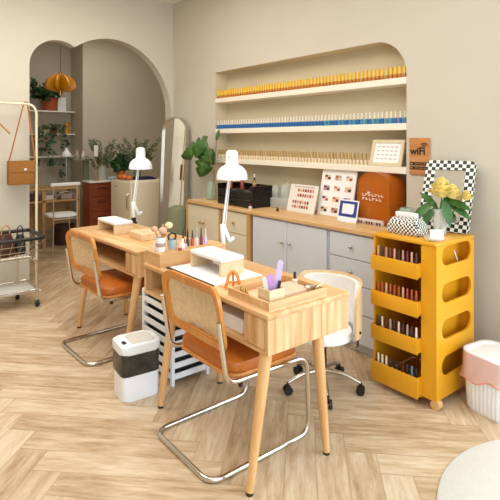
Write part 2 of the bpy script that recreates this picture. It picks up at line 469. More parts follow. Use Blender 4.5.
# ------------------------------------------------------------------ nail desks
def nail_desk(loc, label):
    t = thing('nail_desk', label, 'desk', loc, 0, 'two pine nail desks')
    L, D = 1.15, 0.53                       # y, x ; origin near-left corner on the floor
    MB().box(-0.006, D + 0.006, -0.006, L + 0.006, 0.725, 0.75, 0.005).build('desktop', 'pine', t)
    MB().box(0, D, 0, 0.02, 0.57, 0.725, 0.002, 1).build('end_panel', 'pine_z', t)
    MB().box(0, D, L - 0.02, L, 0.57, 0.725, 0.002, 1).build('end_panel', 'pine_z', t)
    MB().box(0.002, D - 0.002, 0.02, L - 0.02, 0.57, 0.588).build('bottom_panel', 'pine', t)
    MB().box(D - 0.018, D, 0.02, L - 0.02, 0.588, 0.725).build('back_panel', 'pine', t)
    dr = MB().box(0.0, 0.016, 0.022, 0.165, 0.59, 0.723, 0.003, 1).build('drawer', 'pine_z', t)
    MB().box(0.02, D - 0.02, 0.165, 0.18, 0.588, 0.725).build('divider', 'pine', t)
    for top, foot in (((0.035, 0.05), (-0.075, 0.03)), ((D - 0.17, 0.05), (D - 0.15, 0.01)), ((0.045, L - 0.28), (-0.04, L - 0.28)), ((D - 0.17, L - 0.28), (D - 0.15, L - 0.26))):
        lg = MB().cyl((foot[0], foot[1], 0.012), (top[0], top[1], 0.57), 0.017, 0.029, 18).build('leg', 'leg_wood', t)
        MB().cyl((foot[0], foot[1], 0.0), (foot[0], foot[1], 0.014), 0.016, 0.016, 14).build('leg_foot', 'rubber', lg)
    return t
desk = nail_desk((1.375, 1.585, 0), 'pine nail desk in front, its grained end panel towards the yellow cart')
desk2 = dup(desk, (1.475, 3.04, 0), 0.045, 'pine nail desk further back, beyond the white bin with the black bag')

# ------------------------------------------------------------------ cantilever chairs
def cane_chair(loc, rz, label):
    t = thing('cantilever_chair', label, 'chair', loc, rz, 'two cane back cantilever chairs')
    # x forward; origin under the backrest
    hw = 0.25
    def back_x(z): return 0.135 - (z - 0.45) * 0.17
    p = []
    for s in (-1, 1):
        q = [(back_x(0.70) - 0.054, s * hw, 0.70), (0.085, s * hw, 0.415), (0.585, s * hw, 0.405), (0.60, s * hw, 0.013), (-0.005, s * hw, 0.013)]
        p.append([Vector(v) for v in q])
    pts = p[0] + p[1][::-1]
    MB().tube(pts, 0.0125, 12, False, 0.075, 7).build('tube_frame', 'chrome', t)
    # backrest ring, gently curved
    out = rrect(0.51, 0.30, 0.075, 8); inn = rrect(0.43, 0.218, 0.045, 8)
    mat = Matrix(((0, 0, 1, 0), (1, 0, 0, 0), (0, 1, 0, 0), (0, 0, 0, 1)))
    def bend(mb, zc):
        for v in mb.bm.verts:
            z = v.co.z + zc; v.co.x += back_x(z) + 0.035 * (0.06 - v.co.y ** 2) / 0.06 - 0.035; v.co.z = z
        return mb
    m = MB(); m.ring(out, inn, -0.013, 0.013, mat)
    bmesh.ops.bevel(m.bm, geom=[e for e in m.bm.edges if e.calc_face_angle(0) > 0.8], offset=0.005, segments=2, affect='EDGES')
    fr = bend(m, 0.69).build('backrest', 'frame_orange', t)
    g = MB(); nx, nz = 10, 6; w, h = 0.44, 0.228
    vs = [[g.bm.verts.new((0, -w / 2 + w * a / nx, -h / 2 + h * b / nz)) for b in range(nz + 1)] for a in range(nx + 1)]
    for a in range(nx):
        for b in range(nz): g.bm.faces.new((vs[a][b], vs[a + 1][b], vs[a + 1][b + 1], vs[a][b + 1]))
    bend(g, 0.69).build('cane_panel', 'cane', fr)
    m = MB().prism(rrect(0.44, 0.49, 0.07, 8, 0.335, 0), 0.418, 0.436, None, 0.006); m.build('seat_frame', 'frame_orange', t)
    m = MB().prism(rrect(0.43, 0.48, 0.07, 8, 0.335, 0), 0.436, 0.485, None, 0.014); m.build('seat_pad', 'leather', t)
    for s in (-1, 1):
        MB().cyl((0.16, s * hw, 0.404), (0.16, s * hw, 0.385), 0.012, 0.01, 10).build('glide', 'rubber', t)
    return t
chair = cane_chair((1.20, 2.005, 0), 0.0, 'cane back cantilever chair at the front desk, beside the white bin')
chair2 = dup(chair, (1.19, 3.43, 0), 0.03, 'cane back cantilever chair at the further desk, near the wire basket trolley')

# ------------------------------------------------------------------ things on the front desk
def hand_rest(name, loc, L, label, top='cushion_white'):
    t = thing(name, label, 'hand rest', loc)
    w = 0.155
    MB().box(0, w, 0, 0.022, 0, 0.075, 0.002, 1).build('side_panel', 'pale_wood', t)
    MB().box(0, w, L - 0.022, L, 0, 0.075, 0.002, 1).build('side_panel', 'pale_wood', t)
    MB().box(w - 0.012, w, 0.022, L - 0.022, 0.01, 0.075).build('back_board', 'pale_wood', t)
    MB().box(-0.002, w + 0.002, -0.002, L + 0.002, 0.075, 0.100, 0.008, 3).build('pad', top, t)
    return t
hand_rest('hand_rest', (1.545, 2.165, 0.754), 0.315, 'cream padded nail hand rest on the front desk')
hand_rest('hand_rest', (1.585, 3.66, 0.75), 0.34, 'cream padded hand rest on the further desk')
m = thing('desk_mat', 'white work mat with a black edge under the front hand rest', 'mat', (1.415, 2.07, 0.75))
MB().box(0.02, 0.34, 0, 0.47, 0, 0.004).build('sheet', 'paper', m)
MB().box(0, 0.02, 0, 0.47, 0, 0.007, 0.002, 1).build('edge_bar', 'black', m)
# compartment paper box
tag(MB().box(0, 0.2, 0, 0.24, 0, 0.07, 0.004, 1).build('paper_box', 'paper', None, (1.41, 1.80, 0.588)), 'white box in the open compartment of the front desk', 'box')

# organizer tray at the near end
t = thing('organizer_tray', 'shallow pine tray on the near end of the front desk', 'tray', (1.40, 1.605, 0.75))
MB().box(0, 0.37, 0, 0.30, 0, 0.006).build('tray_base', 'pale_wood', t)
for a in ((0, 0.37, 0, 0.012), (0, 0.37, 0.288, 0.30), (0, 0.012, 0.012, 0.288), (0.358, 0.37, 0.012, 0.288)):
    MB().box(*a, 0.006, 0.040, 0.001, 1).build('tray_wall', 'pine_x', t)
t = thing('tool_holder', 'small pine box holding lilac nail files in the tray corner', 'holder', (1.425, 1.63, 0.756))
for a in ((0, 0.09, 0, 0.008), (0, 0.09, 0.072, 0.08), (0, 0.008, 0.008, 0.072), (0.082, 0.09, 0.008, 0.072)):
    MB().box(*a, 0, 0.075).build('holder_wall', 'pale_wood', t)
MB().box(0, 0.09, 0, 0.08, 0, 0.005).build('holder_base', 'pale_wood', t)
def file(name, x, y, tilt_x, tilt_y, h, mat, label, w=0.02):
    o = MB().prism(rrect(w, h, w / 2 - 0.001, 5, 0, h / 2), -0.002, 0.002, Matrix(((1, 0, 0, 0), (0, 0, -1, 0), (0, 1, 0, 0), (0, 0, 0, 1)))).build(name, mat)
    o.location = (x, y, 0.763); o.rotation_euler = (tilt_x, tilt_y, -0.65)
    return tag(o, label, 'nail file')
file('nail_file', 1.45, 1.66, -0.05, -0.2, 0.125, 'cap_pale', 'pale file leaning left in the pine tool box')
file('nail_file', 1.47, 1.67, 0.02, -0.03, 0.13, 'lilac', 'lilac file in the middle of the pine tool box', 0.034)
file('nail_file', 1.492, 1.672, 0.0, 0.15, 0.19, 'lavender', 'tall lavender file leaning right in the pine tool box', 0.026)
file('nail_file', 1.488, 1.66, 0.0, 0.2, 0.10, 'black', 'short black file at the right of the pine tool box', 0.014)
def small_bottle(name, loc, h, r, body, cap, label, cat='bottle', group=None, ch=0.42):
    t = thing(name, label, cat, loc, 0, group)
    MB().lathe([(0, 0), (r * 0.92, 0), (r, h * 0.03), (r, h * (1 - ch) * 0.86), (r * 0.6, h * (1 - ch)), (0, h * (1 - ch))], n=14).build('bottle_body', body, t)
    MB().lathe([(0, h * (1 - ch)), (r * 0.62, h * (1 - ch)), (r * 0.5, h * 0.98), (r * 0.42, h), (0, h)], n=12).build('bottle_cap', cap, t)
    return t
small_bottle('polish_bottle', (1.425, 1.83, 0.756), 0.05, 0.012, 'rose', 'brass', 'left of two small copper bottles beside the tray tool box')
small_bottle('polish_bottle', (1.425, 1.795, 0.756), 0.05, 0.012, 'terracotta', 'brass', 'right of two small copper bottles beside the tray tool box')
small_bottle('polish_bottle', (1.735, 1.79, 0.756), 0.075, 0.014, 'cap_white', 'black', 'white bottle with black cap in the pine tray')
tag(MB().box(0, 0.17, 0, 0.15, 0, 0.03, 0.003, 1).build('nail_tip_case', 'pink_card', None, (1.545, 1.66, 0.756)), 'flat pinkish case lying in the pine tray', 'case')
t = thing('metal_dish', 'small steel dish with a spatula at the right of the pine tray', 'dish', (1.715, 1.665, 0.756))
MB().lathe([(0, 0), (0.018, 0), (0.026, 0.02), (0.028, 0.035), (0.024, 0.033), (0.016, 0.006), (0, 0.006)], n=18).build('bowl', 'steel', t)
MB().tube([(0.0, 0, 0.01), (0.045, -0.045, 0.05)], 0.003, 6).build('spatula', 'steel', t)
# orange A-shaped acrylic stand
m = MB(); Rm = Matrix(((1, 0, 0, 0), (0, 0, -1, 0), (0, 1, 0, 0), (0, 0, 0, 1)))
t = thing('phone_stand', 'orange clear A-shaped acrylic stand on the front desk', 'stand', (1.475, 1.965, 0.75), -0.66)
m.tube([(-0.038, 0, 0.008), (-0.02, 0, 0.075), (0, 0, 0.096), (0.02, 0, 0.075), (0.038, 0, 0.008)], 0.008, 8, False, 0.01)
m.build('outer_frame', 'orange_clear', t)
MB().tube([(-0.027, 0, 0.038), (0.027, 0, 0.038)], 0.006, 8).tube([(0, 0.045, 0.006), (0, 0, 0.09)], 0.006, 8).build('crossbar', 'orange_clear', t)

# raised box at the far end with the brushes
t = thing('raised_box', 'pine riser box at the far end of the front desk', 'box', (1.385, 2.555, 0.75))
MB().box(0, 0.48, 0, 0.012, 0, 0.07, 0.001, 1).build('front_board', 'pine_x', t)
MB().box(0, 0.48, 0.158, 0.17, 0, 0.07, 0.001, 1).build('back_board', 'pine_x', t)
for x in (0, 0.468): MB().box(x, x + 0.012, 0.012, 0.158, 0, 0.07).build('side_board', 'pine', t)
MB().box(0, 0.48, 0, 0.17, 0.07, 0.08, 0.001, 1).build('top_board', 'pine_x', t)
ZR = 0.83
t = thing('brush_cup', 'white cup of fluffy makeup brushes on the riser box', 'cup', (1.43, 2.63, ZR))
MB().lathe([(0, 0), (0.026, 0), (0.028, 0.005), (0.03, 0.085), (0.027, 0.085), (0.025, 0.006), (0, 0.006)], n=20).build('cup_body', 'white', t)
MB().lathe([(0.0285, 0.03), (0.0305, 0.036), (0.0305, 0.05), (0.0295, 0.054)], n=20).build('cup_band', 'photo_grey', t)
for k, (dx, dy, h, mt, rr) in enumerate(((-0.03, 0.02, 0.135, 'blush', 0.02), (0.012, -0.006, 0.125, 'blush', 0.026), (0.045, -0.02, 0.155, 'cream_brush', 0.024))):
    b = tag(MB().cyl((0, 0, 0.01), (dx * 0.8, dy * 0.8, h - 0.015), 0.003, 0.004, 8).build('makeup_brush', 'tan', None, (1.43, 2.63, ZR)),
        ('dusty pink round brush leaning left in the white cup', 'peach round brush in the middle of the white cup', 'cream round brush leaning right in the white cup')[k], 'brush')
    MB().sphere((dx, dy, h), rr, rr, rr * 0.85, 14, 9).build('bristle_head', mt, b)
t = thing('handled_mug', 'pale blue mug with a black handle on the riser box', 'mug', (1.52, 2.65, ZR))
MB().lathe([(0, 0), (0.026, 0), (0.031, 0.06), (0.028, 0.06), (0.024, 0.006), (0, 0.006)], n=20).build('mug_body', 'blue_grey', t)
MB().tube([(-0.02, 0.0, 0.055), (-0.03, 0, 0.085), (0, 0, 0.1), (0.03, 0, 0.085), (0.02, 0, 0.055)], 0.006, 8, False, 0.02).build('mug_handle', 'black', t)
small_bottle('dropper_bottle', (1.565, 2.60, ZR), 0.065, 0.015, 'white', 'cap_white', 'squat white dropper bottle in front of the blue mug')
small_bottle('dropper_bottle', (1.60, 2.625, ZR), 0.04, 0.012, 'cap_pale', 'cap_gold', 'tiny pale jar with a gold lid beside the dropper bottle')
small_bottle('dropper_bottle', (1.535, 2.58, ZR), 0.03, 0.011, 'rose', 'cap_pale', 'tiny reddish jar at the front of the riser box')
for k, (mt, lab) in enumerate((('plum', 'plum polish brush, leftmost of the upright row by the lamp'), ('cap_dark', 'dark maroon polish brush, second of the upright row'),
                               ('rose', 'red polish brush, third of the upright row by the lamp'), ('cap_pale', 'pale polish brush, fourth of the upright row'),
                               ('plum', 'plum polish brush, fifth of the upright row'), ('lavender', 'lavender polish brush, rightmost of the upright row by the lamp'))):
    b = thing('polish_brush', lab, 'brush', (1.605 + 0.031 * k, 2.66 - 0.004 * k, ZR), 0, 'upright polish brushes on the riser')
    MB().lathe([(0, 0), (0.011, 0), (0.011, 0.04), (0.006, 0.048), (0, 0.048)], n=12).build('brush_bottle', mt, b)
    MB().cyl((0, 0, 0.048), (0, 0, 0.115 - 0.008 * (k % 3)), 0.006, 0.003, 10).build('brush_handle', ('brown', 'black', 'black', 'steel', 'brown', 'cap_pale')[k], b)
small_bottle('cap_bottle', (1.36 + 0.05, 2.72 - 0.06, ZR), 0.05, 0.012, 'cap_white', 'white', 'tiny white bottle at the left end of the riser box')

def desk_lamp(loc, label, rz=0.0, spread=0.0):
    t = thing('desk_lamp', label, 'lamp', loc, rz, 'white dome desk lamps')
    MB().box(-0.045, 0.022, -0.022, 0.022, 0, 0.012, 0.002, 1).box(0.0, 0.022, -0.022, 0.022, -0.07, 0.002, 0.002, 1).box(-0.016, 0.016, -0.016, 0.016, 0.011, 0.05, 0.003, 1).build('clamp', 'black', t)
    # clamp arm folded above the base
    MB().box(-0.013, 0.013, -0.011, 0.011, 0.03, 0.19, 0.004, 2, Matrix.Translation((0, 0, 0)) @ Matrix.Rotation(-0.06, 4, 'Y')).build('lower_arm', 'white_metal', t)
    MB().box(-0.014, 0.014, -0.012, 0.012, 0, 0.13, 0.005, 2, Matrix.Translation((-0.008, -0.004, 0.185)) @ Matrix.Rotation(2.72, 4, 'Y')).box(-0.01, 0.01, -0.01, 0.01, 0, 0.045, 0.004, 2, Matrix.Translation((0.043, -0.004, 0.07)) @ Matrix.Rotation(1.1, 4, 'Y')).build('bracket', 'white_metal', t)
    MB().cyl((-0.008, 0, 0.16), (0.042, 0, 0.50), 0.0065, 0.0065, 10).cyl((0.012, 0, 0.16), (0.056, 0, 0.50), 0.0035, 0.0035, 8).build('upper_arm', 'white_metal', t)
    sc = (0.07, 0, 0.485)
    prof = [(0.106, 0), (0.104, 0.03), (0.094, 0.06), (0.074, 0.083), (0.046, 0.098), (0.043, 0.11), (0.042, 0.17), (0.038, 0.188), (0.02, 0.197), (0, 0.198)]
    inner = [(0.0, 0.09), (0.04, 0.09), (0.07, 0.078), (0.09, 0.056), (0.1, 0.028), (0.102, 0.0)]
    sh = MB().lathe(inner + prof, sc, 36).build('lamp_shade', 'white_metal', t)
    MB().sphere((sc[0], sc[1], sc[2] + 0.055), 0.032, 0.032, 0.042).build('bulb', 'white', sh)
    MB().cyl((sc[0] - 0.036, -0.018, sc[2] + 0.15), (sc[0] - 0.040, -0.020, sc[2] + 0.15), 0.006, 0.006, 8).build('switch', 'photo_grey', sh)
    return t
lamp = desk_lamp((1.925, 2.655, 0.75), 'white dome desk lamp at the front desk, before the black organizer', 0)
lamp.location.x = 1.914
lamp2 = dup(lamp, (1.967, 4.12, 0.75), 0.045, 'white dome desk lamp at the further desk, before the cream fridge')

# things on the further desk
tag(MB().box(0, 0.16, 0, 0.22, 0, 0.05, 0.003, 1).build('pine_box', 'pale_wood', None, (1.65, 3.32, 0.75)), 'low pale wood box beside the hand rest on the further desk', 'box')
small_bottle('pump_bottle', (1.88, 3.42, 0.75), 0.09, 0.02, 'brass', 'cap_gold', 'small gold bottle at the far side of the further desk')

# ------------------------------------------------------------------ white bin with black bag
t = thing('trash_bin', 'white bin with a black bag band and flat lid', 'bin', (1.305, 2.70, 0), -0.10)
def ro(w, h, r): return rrect(w, h, r, 6)
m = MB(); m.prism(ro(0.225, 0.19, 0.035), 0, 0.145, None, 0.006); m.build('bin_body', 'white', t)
m = MB()
ringz = [(0.143, 0.004), (0.17, 0.009), (0.20, 0.003), (0.23, 0.009), (0.272, 0.004)]
rows = []
for z, d in ringz:
    rows.append([m.bm.verts.new((p[0] + random.uniform(-0.002, 0.002), p[1] + random.uniform(-0.002, 0.002), z)) for p in rrect(0.225 + d, 0.19 + d, 0.036, 6)])
for A, B in zip(rows, rows[1:]):
    for k in range(len(A)): m.bm.faces.new((A[k], A[(k + 1) % len(A)], B[(k + 1) % len(A)], B[k]))
m.build('bag_band', 'bag_black', t)
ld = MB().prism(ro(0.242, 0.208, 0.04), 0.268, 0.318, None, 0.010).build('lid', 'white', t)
MB().prism(rrect(0.145, 0.15, 0.025, 5, 0.022, 0), 0.318, 0.3205).build('flap', 'grey_panel', ld)
MB().box(-0.097, -0.075, -0.05, -0.015, 0.314, 0.326, 0.003, 1).build('button', 'black', ld)

# ------------------------------------------------------------------ slatted rack below the desk end
t = thing('slatted_rack', 'white slatted rack under the far end of the front desk', 'rack', (1.495, 2.61, 0))
for x in (0.0, 0.255):
    for y in (0.0, 0.375):
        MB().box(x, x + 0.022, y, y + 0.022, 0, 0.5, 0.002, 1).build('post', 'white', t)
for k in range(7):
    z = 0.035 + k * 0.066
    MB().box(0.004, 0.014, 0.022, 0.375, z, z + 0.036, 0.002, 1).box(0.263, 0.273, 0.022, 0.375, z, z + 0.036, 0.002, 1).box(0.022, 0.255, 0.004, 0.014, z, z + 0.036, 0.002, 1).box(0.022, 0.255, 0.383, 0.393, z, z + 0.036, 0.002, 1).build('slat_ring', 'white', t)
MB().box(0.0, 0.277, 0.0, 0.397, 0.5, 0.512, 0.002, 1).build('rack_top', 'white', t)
MB().box(0.03, 0.247, 0.03, 0.367, 0.03, 0.49).build('inner_bin', 'black', t)
small_bottle('spray_bottle', (1.515, 2.66, 0.512), 0.05, 0.018, 'white', 'cap_white', 'little white bottle on top of the slatted rack')

# ------------------------------------------------------------------ low swivel stool
t = thing('swivel_stool', 'low white swivel stool with bentwood back between desk and cabinets', 'stool', (2.2, 2.03, 0), 0)
MB().cyl((0, 0, 0.07), (0, 0, 0.31), 0.026, 0.022, 16).build('gas_column', 'black', t)
for k in range(5):
    a = 2 * PI * k / 5 + 0.25
    d = Vector((math.cos(a), math.sin(a), 0))
    lg = MB().tube([d * 0.015 + Vector((0, 0, 0.115)), d * 0.13 + Vector((0, 0, 0.105)), d * 0.225 + Vector((0, 0, 0.068))], [0.017, 0.013, 0.010], 10).build('base_arm', 'chrome', t)
    p = d * 0.225
    sd = Vector((-d.y, d.x, 0))
    MB().cyl(p + sd * 0.006 + Vector((0, 0, 0.025)), p + sd * 0.022 + Vector((0, 0, 0.025)), 0.025, 0.025, 16).cyl(p - sd * 0.022 + Vector((0, 0, 0.025)), p - sd * 0.006 + Vector((0, 0, 0.025)), 0.025, 0.025, 16).cyl(p + Vector((0, 0, 0.03)), p + Vector((0, 0, 0.07)), 0.008, 0.008, 8).build('caster', 'black', lg)
MB().lathe([(0, 0.305), (0.15, 0.31), (0.178, 0.325), (0.182, 0.345), (0.172, 0.365), (0.1, 0.375), (0, 0.375)], n=36).build('seat', 'cushion_white', t)
def shell(r, th, z0, ztop, a0, a1, n=36):
    m = MB(); rows = []
    for k in range(n + 1):
        q = k / n; a = math.radians(a0 + (a1 - a0) * q)
        e = min(q, 1 - q) * n / 5.0
        zt = ztop - (0.09 * (1 - min(1, e)) ** 2)
        row = []
        for rr in (r, r + th):
            for z in (z0, (z0 + zt) / 2, zt):
                row.append(m.bm.verts.new((rr * math.cos(a), rr * math.sin(a), z)))
        rows.append(row)
    for A, B in zip(rows, rows[1:]):
        for i, j in ((0, 1), (1, 2), (2, 5), (5, 4), (4, 3), (3, 0)): m.bm.faces.new((A[i], A[j], B[j], B[i]))
    for A in (rows[0], rows[-1]): m.bm.faces.new([A[i] for i in (0, 1, 2, 5, 4, 3)])
    return m
bk = shell(0.222, 0.012, 0.35, 0.655, -82, 95).build('bentwood_back', 'shell_wood', t)
shell(0.196, 0.026, 0.37, 0.64, -74, 88).build('back_cushion', 'cushion_white', bk)
a = math.radians(-72)
MB().cyl((0.234 * math.cos(a), 0.234 * math.sin(a), 0.385), (0.242 * math.cos(a), 0.242 * math.sin(a), 0.385), 0.008, 0.008, 10).build('bolt', 'black', bk)
for aa in (-72, 85):
    a = math.radians(aa); MB().box(0.12, 0.222, -0.02, 0.02, 0.299, 0.305).box(0.216, 0.222, -0.02, 0.02, 0.299, 0.40).xform(Matrix.Rotation(a, 4, 'Z')).build('back_bracket', 'steel', t)

# ------------------------------------------------------------------ cabinets and worktop
XC = 2.74
def knob(x, y, z, parent, mt='brass'):
    return MB().cyl((x, y, z), (x - 0.012, y, z), 0.005, 0.005, 8).sphere((x - 0.018, y, z), 0.011, 0.013, 0.013, 12, 8).build('knob', mt, parent)
def cab_shell(t, D, L, H_, mat):
    MB().box(0.018, D, 0, L, 0.06, H_).box(0.05, D, 0.01, L - 0.01, 0, 0.06).build('carcass', mat, t)
def door(t, y0, y1, z0, z1, ky, mat, kz=None, name='door'):
    d = MB().box(0, 0.018, y0 + 0.003, y1 - 0.003, z0 + 0.003, z1 - 0.003, 0.003, 1).build(name, mat, t)
    knob(0, ky, (z0 + z1) / 2 if kz is None else kz, d, 'steel' if mat == 'door_grey' else 'brass'); return d
ZT = 0.84
t = thing('cabinet', 'cream two-door cabinet under the monstera', 'cabinet', (XC + 0.01, 3.86, 0))
cab_shell(t, 0.34, 0.63, ZT, 'door_cream')
door(t, 0.03, 0.32, 0.07, ZT - 0.01, 0.29, 'door_cream', 0.66); door(t, 0.32, 0.60, 0.07, ZT - 0.01, 0.35, 'door_cream', 0.66)
MB().box(-0.006, 0.02, 0.60, 0.63, 0, ZT).build('post', 'oak_post', t); MB().box(-0.006, 0.02, 0, 0.03, 0, ZT).build('post', 'oak_post', t)
t = thing('cabinet', 'cream cabinet with one drawer over a door, under the black organizer', 'cabinet', (XC + 0.01, 3.40, 0))
cab_shell(t, 0.34, 0.455, ZT, 'door_cream')
door(t, 0.05, 0.44, 0.63, ZT - 0.01, 0.245, 'door_cream', None, 'drawer'); door(t, 0.05, 0.44, 0.07, 0.63, 0.40, 'door_cream', 0.5)
MB().box(-0.008, 0.02, 0.0, 0.05, 0, ZT).build('post', 'oak_post', t)
t = thing('cabinet', 'grey white two-door cabinet behind the front desk', 'cabinet', (XC, 2.48, 0))
cab_shell(t, 0.35, 0.90, ZT, 'door_grey')
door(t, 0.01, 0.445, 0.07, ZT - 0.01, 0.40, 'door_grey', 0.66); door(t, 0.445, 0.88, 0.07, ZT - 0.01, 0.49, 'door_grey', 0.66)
t = thing('cabinet', 'grey white drawer cabinet between door cabinet and yellow cart', 'cabinet', (XC, 2.03, 0))
cab_shell(t, 0.35, 0.44, ZT, 'door_grey')
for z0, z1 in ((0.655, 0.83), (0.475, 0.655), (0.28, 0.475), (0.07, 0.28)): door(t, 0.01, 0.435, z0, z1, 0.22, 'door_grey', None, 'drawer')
tag(MB().box(XC - 0.015, XW + ND - 0.003, 2.05, 3.385, ZT, 0.872, 0.004, 1).build('worktop', 'counter_wood'), 'light wood worktop over the grey white cabinets', 'worktop')
tag(MB().box(XC - 0.008, XW + ND - 0.003, 3.388, 4.455, ZT, 0.872, 0.004, 1).build('worktop', 'counter_wood'), 'light wood worktop over the cream cabinets', 'worktop')
ZC = 0.872

# ------------------------------------------------------------------ bottles in the niche
def bottle_row(n, y0, y1, z, body, cap, kind, label, group, hb, hc, rb, rc, jit=0.0, alt=None):
    protos = []
    for bmat in ([body] if not alt else [body, alt]):
        t = thing('polish_bottle', label, 'bottle', (XW + 0.02, y0, z), 0, group)
        MB().lathe([(0, 0), (rb * 0.9, 0), (rb, 0.003), (rb, hb * 0.85), (rc, hb), (0, hb)], n=8).build('bottle_body', bmat, t)
        MB().lathe([(0, hb), (rc, hb), (rc * 0.8, hb + hc), (0, hb + hc)], n=8).build('bottle_cap', cap, t)
        protos.append(t)
    used = [False] * len(protos)
    for k in range(n):
        p = 0 if len(protos) == 1 or k < n * 0.6 else random.choice((0, 1))
        y = y1 + (y0 - y1) * k / (n - 1); loc = (XW + 0.022 + random.uniform(-0.003, 0.003), y + random.uniform(-jit, jit), z)
        if not used[p]: protos[p].location = loc; used[p] = True
        else: dup(protos[p], loc)
    for p, u in zip(protos, used):
        if not u:
            for c in list(p.children): bpy.data.objects.remove(c)
            bpy.data.objects.remove(p)
bottle_row(62, NY0 + 0.03, NY1 - 0.03, 1.957, 'amber_bottle', 'cap_yellow', 0, 'small amber bottle with a yellow cap on the top niche shelf', 'yellow capped bottles on the top niche shelf', 0.032, 0.054, 0.0155, 0.0125, 0.002)
bottle_row(62, NY0 + 0.03, NY1 - 0.03, 1.622, 'blue_bottle', 'cap_white', 0, 'small blue bottle with a slim white cap on the middle niche shelf', 'blue bottles on the middle niche shelf', 0.044, 0.048, 0.0155, 0.0075, 0.002, 'teal_bottle')
bottle_row(54, 2.385, NY1 - 0.05, 1.303, 'peach_bottle', 'cap_gold', 0, 'small pale bottle with a gold brown cap on the lowest niche shelf', 'gold capped bottles on the lowest niche shelf', 0.040, 0.054, 0.0150, 0.0105, 0.002)
for y, b, c, lab in ((2.095, 'rose', 'cap_pale', 'red bottle just right of the gilt framed chart'), (2.065, 'glass_green', 'cap_white', 'pale bottle at the right end of the lowest niche shelf')):
    small_bottle('polish_bottle', (XW + 0.10, y, 1.303), 0.10, 0.012, b, c, lab)

# gilt framed price chart on the lowest shelf
def marks(m, rows, cols, w, h, x0, y0, bw, bh, z=0.0):
    for r in range(rows):
        for c in range(cols):
            x = x0 + w * (c + 0.5) / cols; y = y0 + h * (r + 0.5) / rows
            m.box(x - bw / 2, x + bw / 2, y - bh / 2, y + bh / 2, z, z + 0.0008)
    return m
def panel(name, label, cat, loc, w, h, th, lean, mat, rz=0.0):
    t = thing(name, label, cat, loc, rz)
    L = leaning(lean)
    return t, L
t, L = panel('framed_chart', 'white chart in a pale gilt frame on the lowest niche shelf', 'picture frame', (XW + 0.005, 2.235, 1.303), 0, 0, 0, 0.28, None)
w, h = 0.285, 0.205
MB().ring([(-w / 2, 0), (w / 2, 0), (w / 2, h), (-w / 2, h)], [(-w / 2 + 0.025, 0.025), (w / 2 - 0.025, 0.025), (w / 2 - 0.025, h - 0.025), (-w / 2 + 0.025, h - 0.025)], -0.008, 0.008, L).build('frame_border', 'gilt', t, None, 30)
MB().box(-w / 2 + 0.02, w / 2 - 0.02, 0.02, h - 0.02, -0.005, 0.001).xform(L).build('chart_sheet', 'paper', t)
for k in range(4): marks(MB(), 1, 5, w - 0.09, 0.03, -w / 2 + 0.045, 0.042 + 0.031 * k, 0.026, 0.006, 0.001).xform(L).build('print_row', 'photo_grey', t)

# sample boards on the worktop
t, L = panel('sample_board', 'small white board with four rows of nail samples on the worktop', 'board', (2.99, 3.03, ZC), 0, 0, 0, 0.26, None)
MB().box(-0.165, 0.165, 0, 0.245, -0.012, 0, 0.002, 1).xform(L).build('board_panel', 'marble', t)
for r, (yy, off) in enumerate(((0.195, 0.02), (0.15, 0.025), (0.09, -0.02), (0.05, -0.02))):
    for c in range(7):
        x = -0.075 + off + c * 0.029
        MB().prism(rrect(0.018, 0.027, 0.008, 3, x, yy), 0.0, 0.004, L).build('nail_sample', ('rose', 'blush', 'coral', 'plum', 'terracotta', 'rose', 'photo_grey')[(c + r * 2) % 7], t)
MB().box(-0.11, 0.13, 0.222, 0.230, 0, 0.001).xform(L).build('heading_line', 'photo_grey', t)
t, L = panel('photo_board', 'tall white poster board with twelve nail photos', 'board', (3.055, 2.70, ZC), 0, 0, 0, 0.20, None)
MB().box(-0.185, 0.185, 0, 0.43, -0.012, 0, 0.002, 1).xform(L).build('board_panel', 'paper', t)
MB().box(-0.03, 0.0, 0.385, 0.40, 0, 0.001).box(0.005, 0.03, 0.385, 0.396, 0, 0.001).xform(L).build('board_title', 'black', t)
cols = ['cap_dark', 'rose', 'photo_grey', 'plum', 'coral', 'pink_card', 'ink', 'terracotta', 'plum', 'cap_dark', 'rose', 'photo_grey']
for r in range(4):
    for c in range(3):
        x = -0.115 + c * 0.115; y = 0.32 - r * 0.09
        ph = MB().box(x - 0.034, x + 0.034, y - 0.021, y + 0.021, 0, 0.001).xform(L).build('nail_photo', ('pink_card', 'photo_grey', 'cap_pale')[(r + c) % 3], t)
        MB().box(x - 0.031, x - 0.002, y + 0.001, y + 0.018, 0.001, 0.0016).xform(L).build('photo_detail', cols[(r * 3 + c) % 12], ph)
        MB().box(x + 0.002, x + 0.031, y - 0.018, y + 0.003, 0.001, 0.0016).xform(L).build('photo_detail', cols[(r * 5 + c * 2 + 3) % 12], ph)
t, L = panel('payment_sign', 'small white table sign with a navy border on the worktop', 'sign', (2.93, 2.46, ZC), 0, 0, 0, 0.22, None)
MB().box(-0.095, 0.095, 0, 0.17, -0.006, 0, 0.002, 1).xform(L).build('sign_panel', 'white', t)
MB().ring([(-0.085, 0.04), (0.085, 0.04), (0.085, 0.16), (-0.085, 0.16)], [(-0.058, 0.062), (0.058, 0.062), (0.058, 0.14), (-0.058, 0.14)], 0, 0.0015, L).build('navy_border', 'navy', t, None, 0)
MB().prism([(0.03, 0.04), (0.058, 0.04), (0.058, 0.075)], 0.0015, 0.002, L).build('corner_mark', 'navy', t, None, 0)
MB().box(-0.002, 0.06, -0.05, 0.05, 0, 0.004).build('sign_foot', 'white', t)

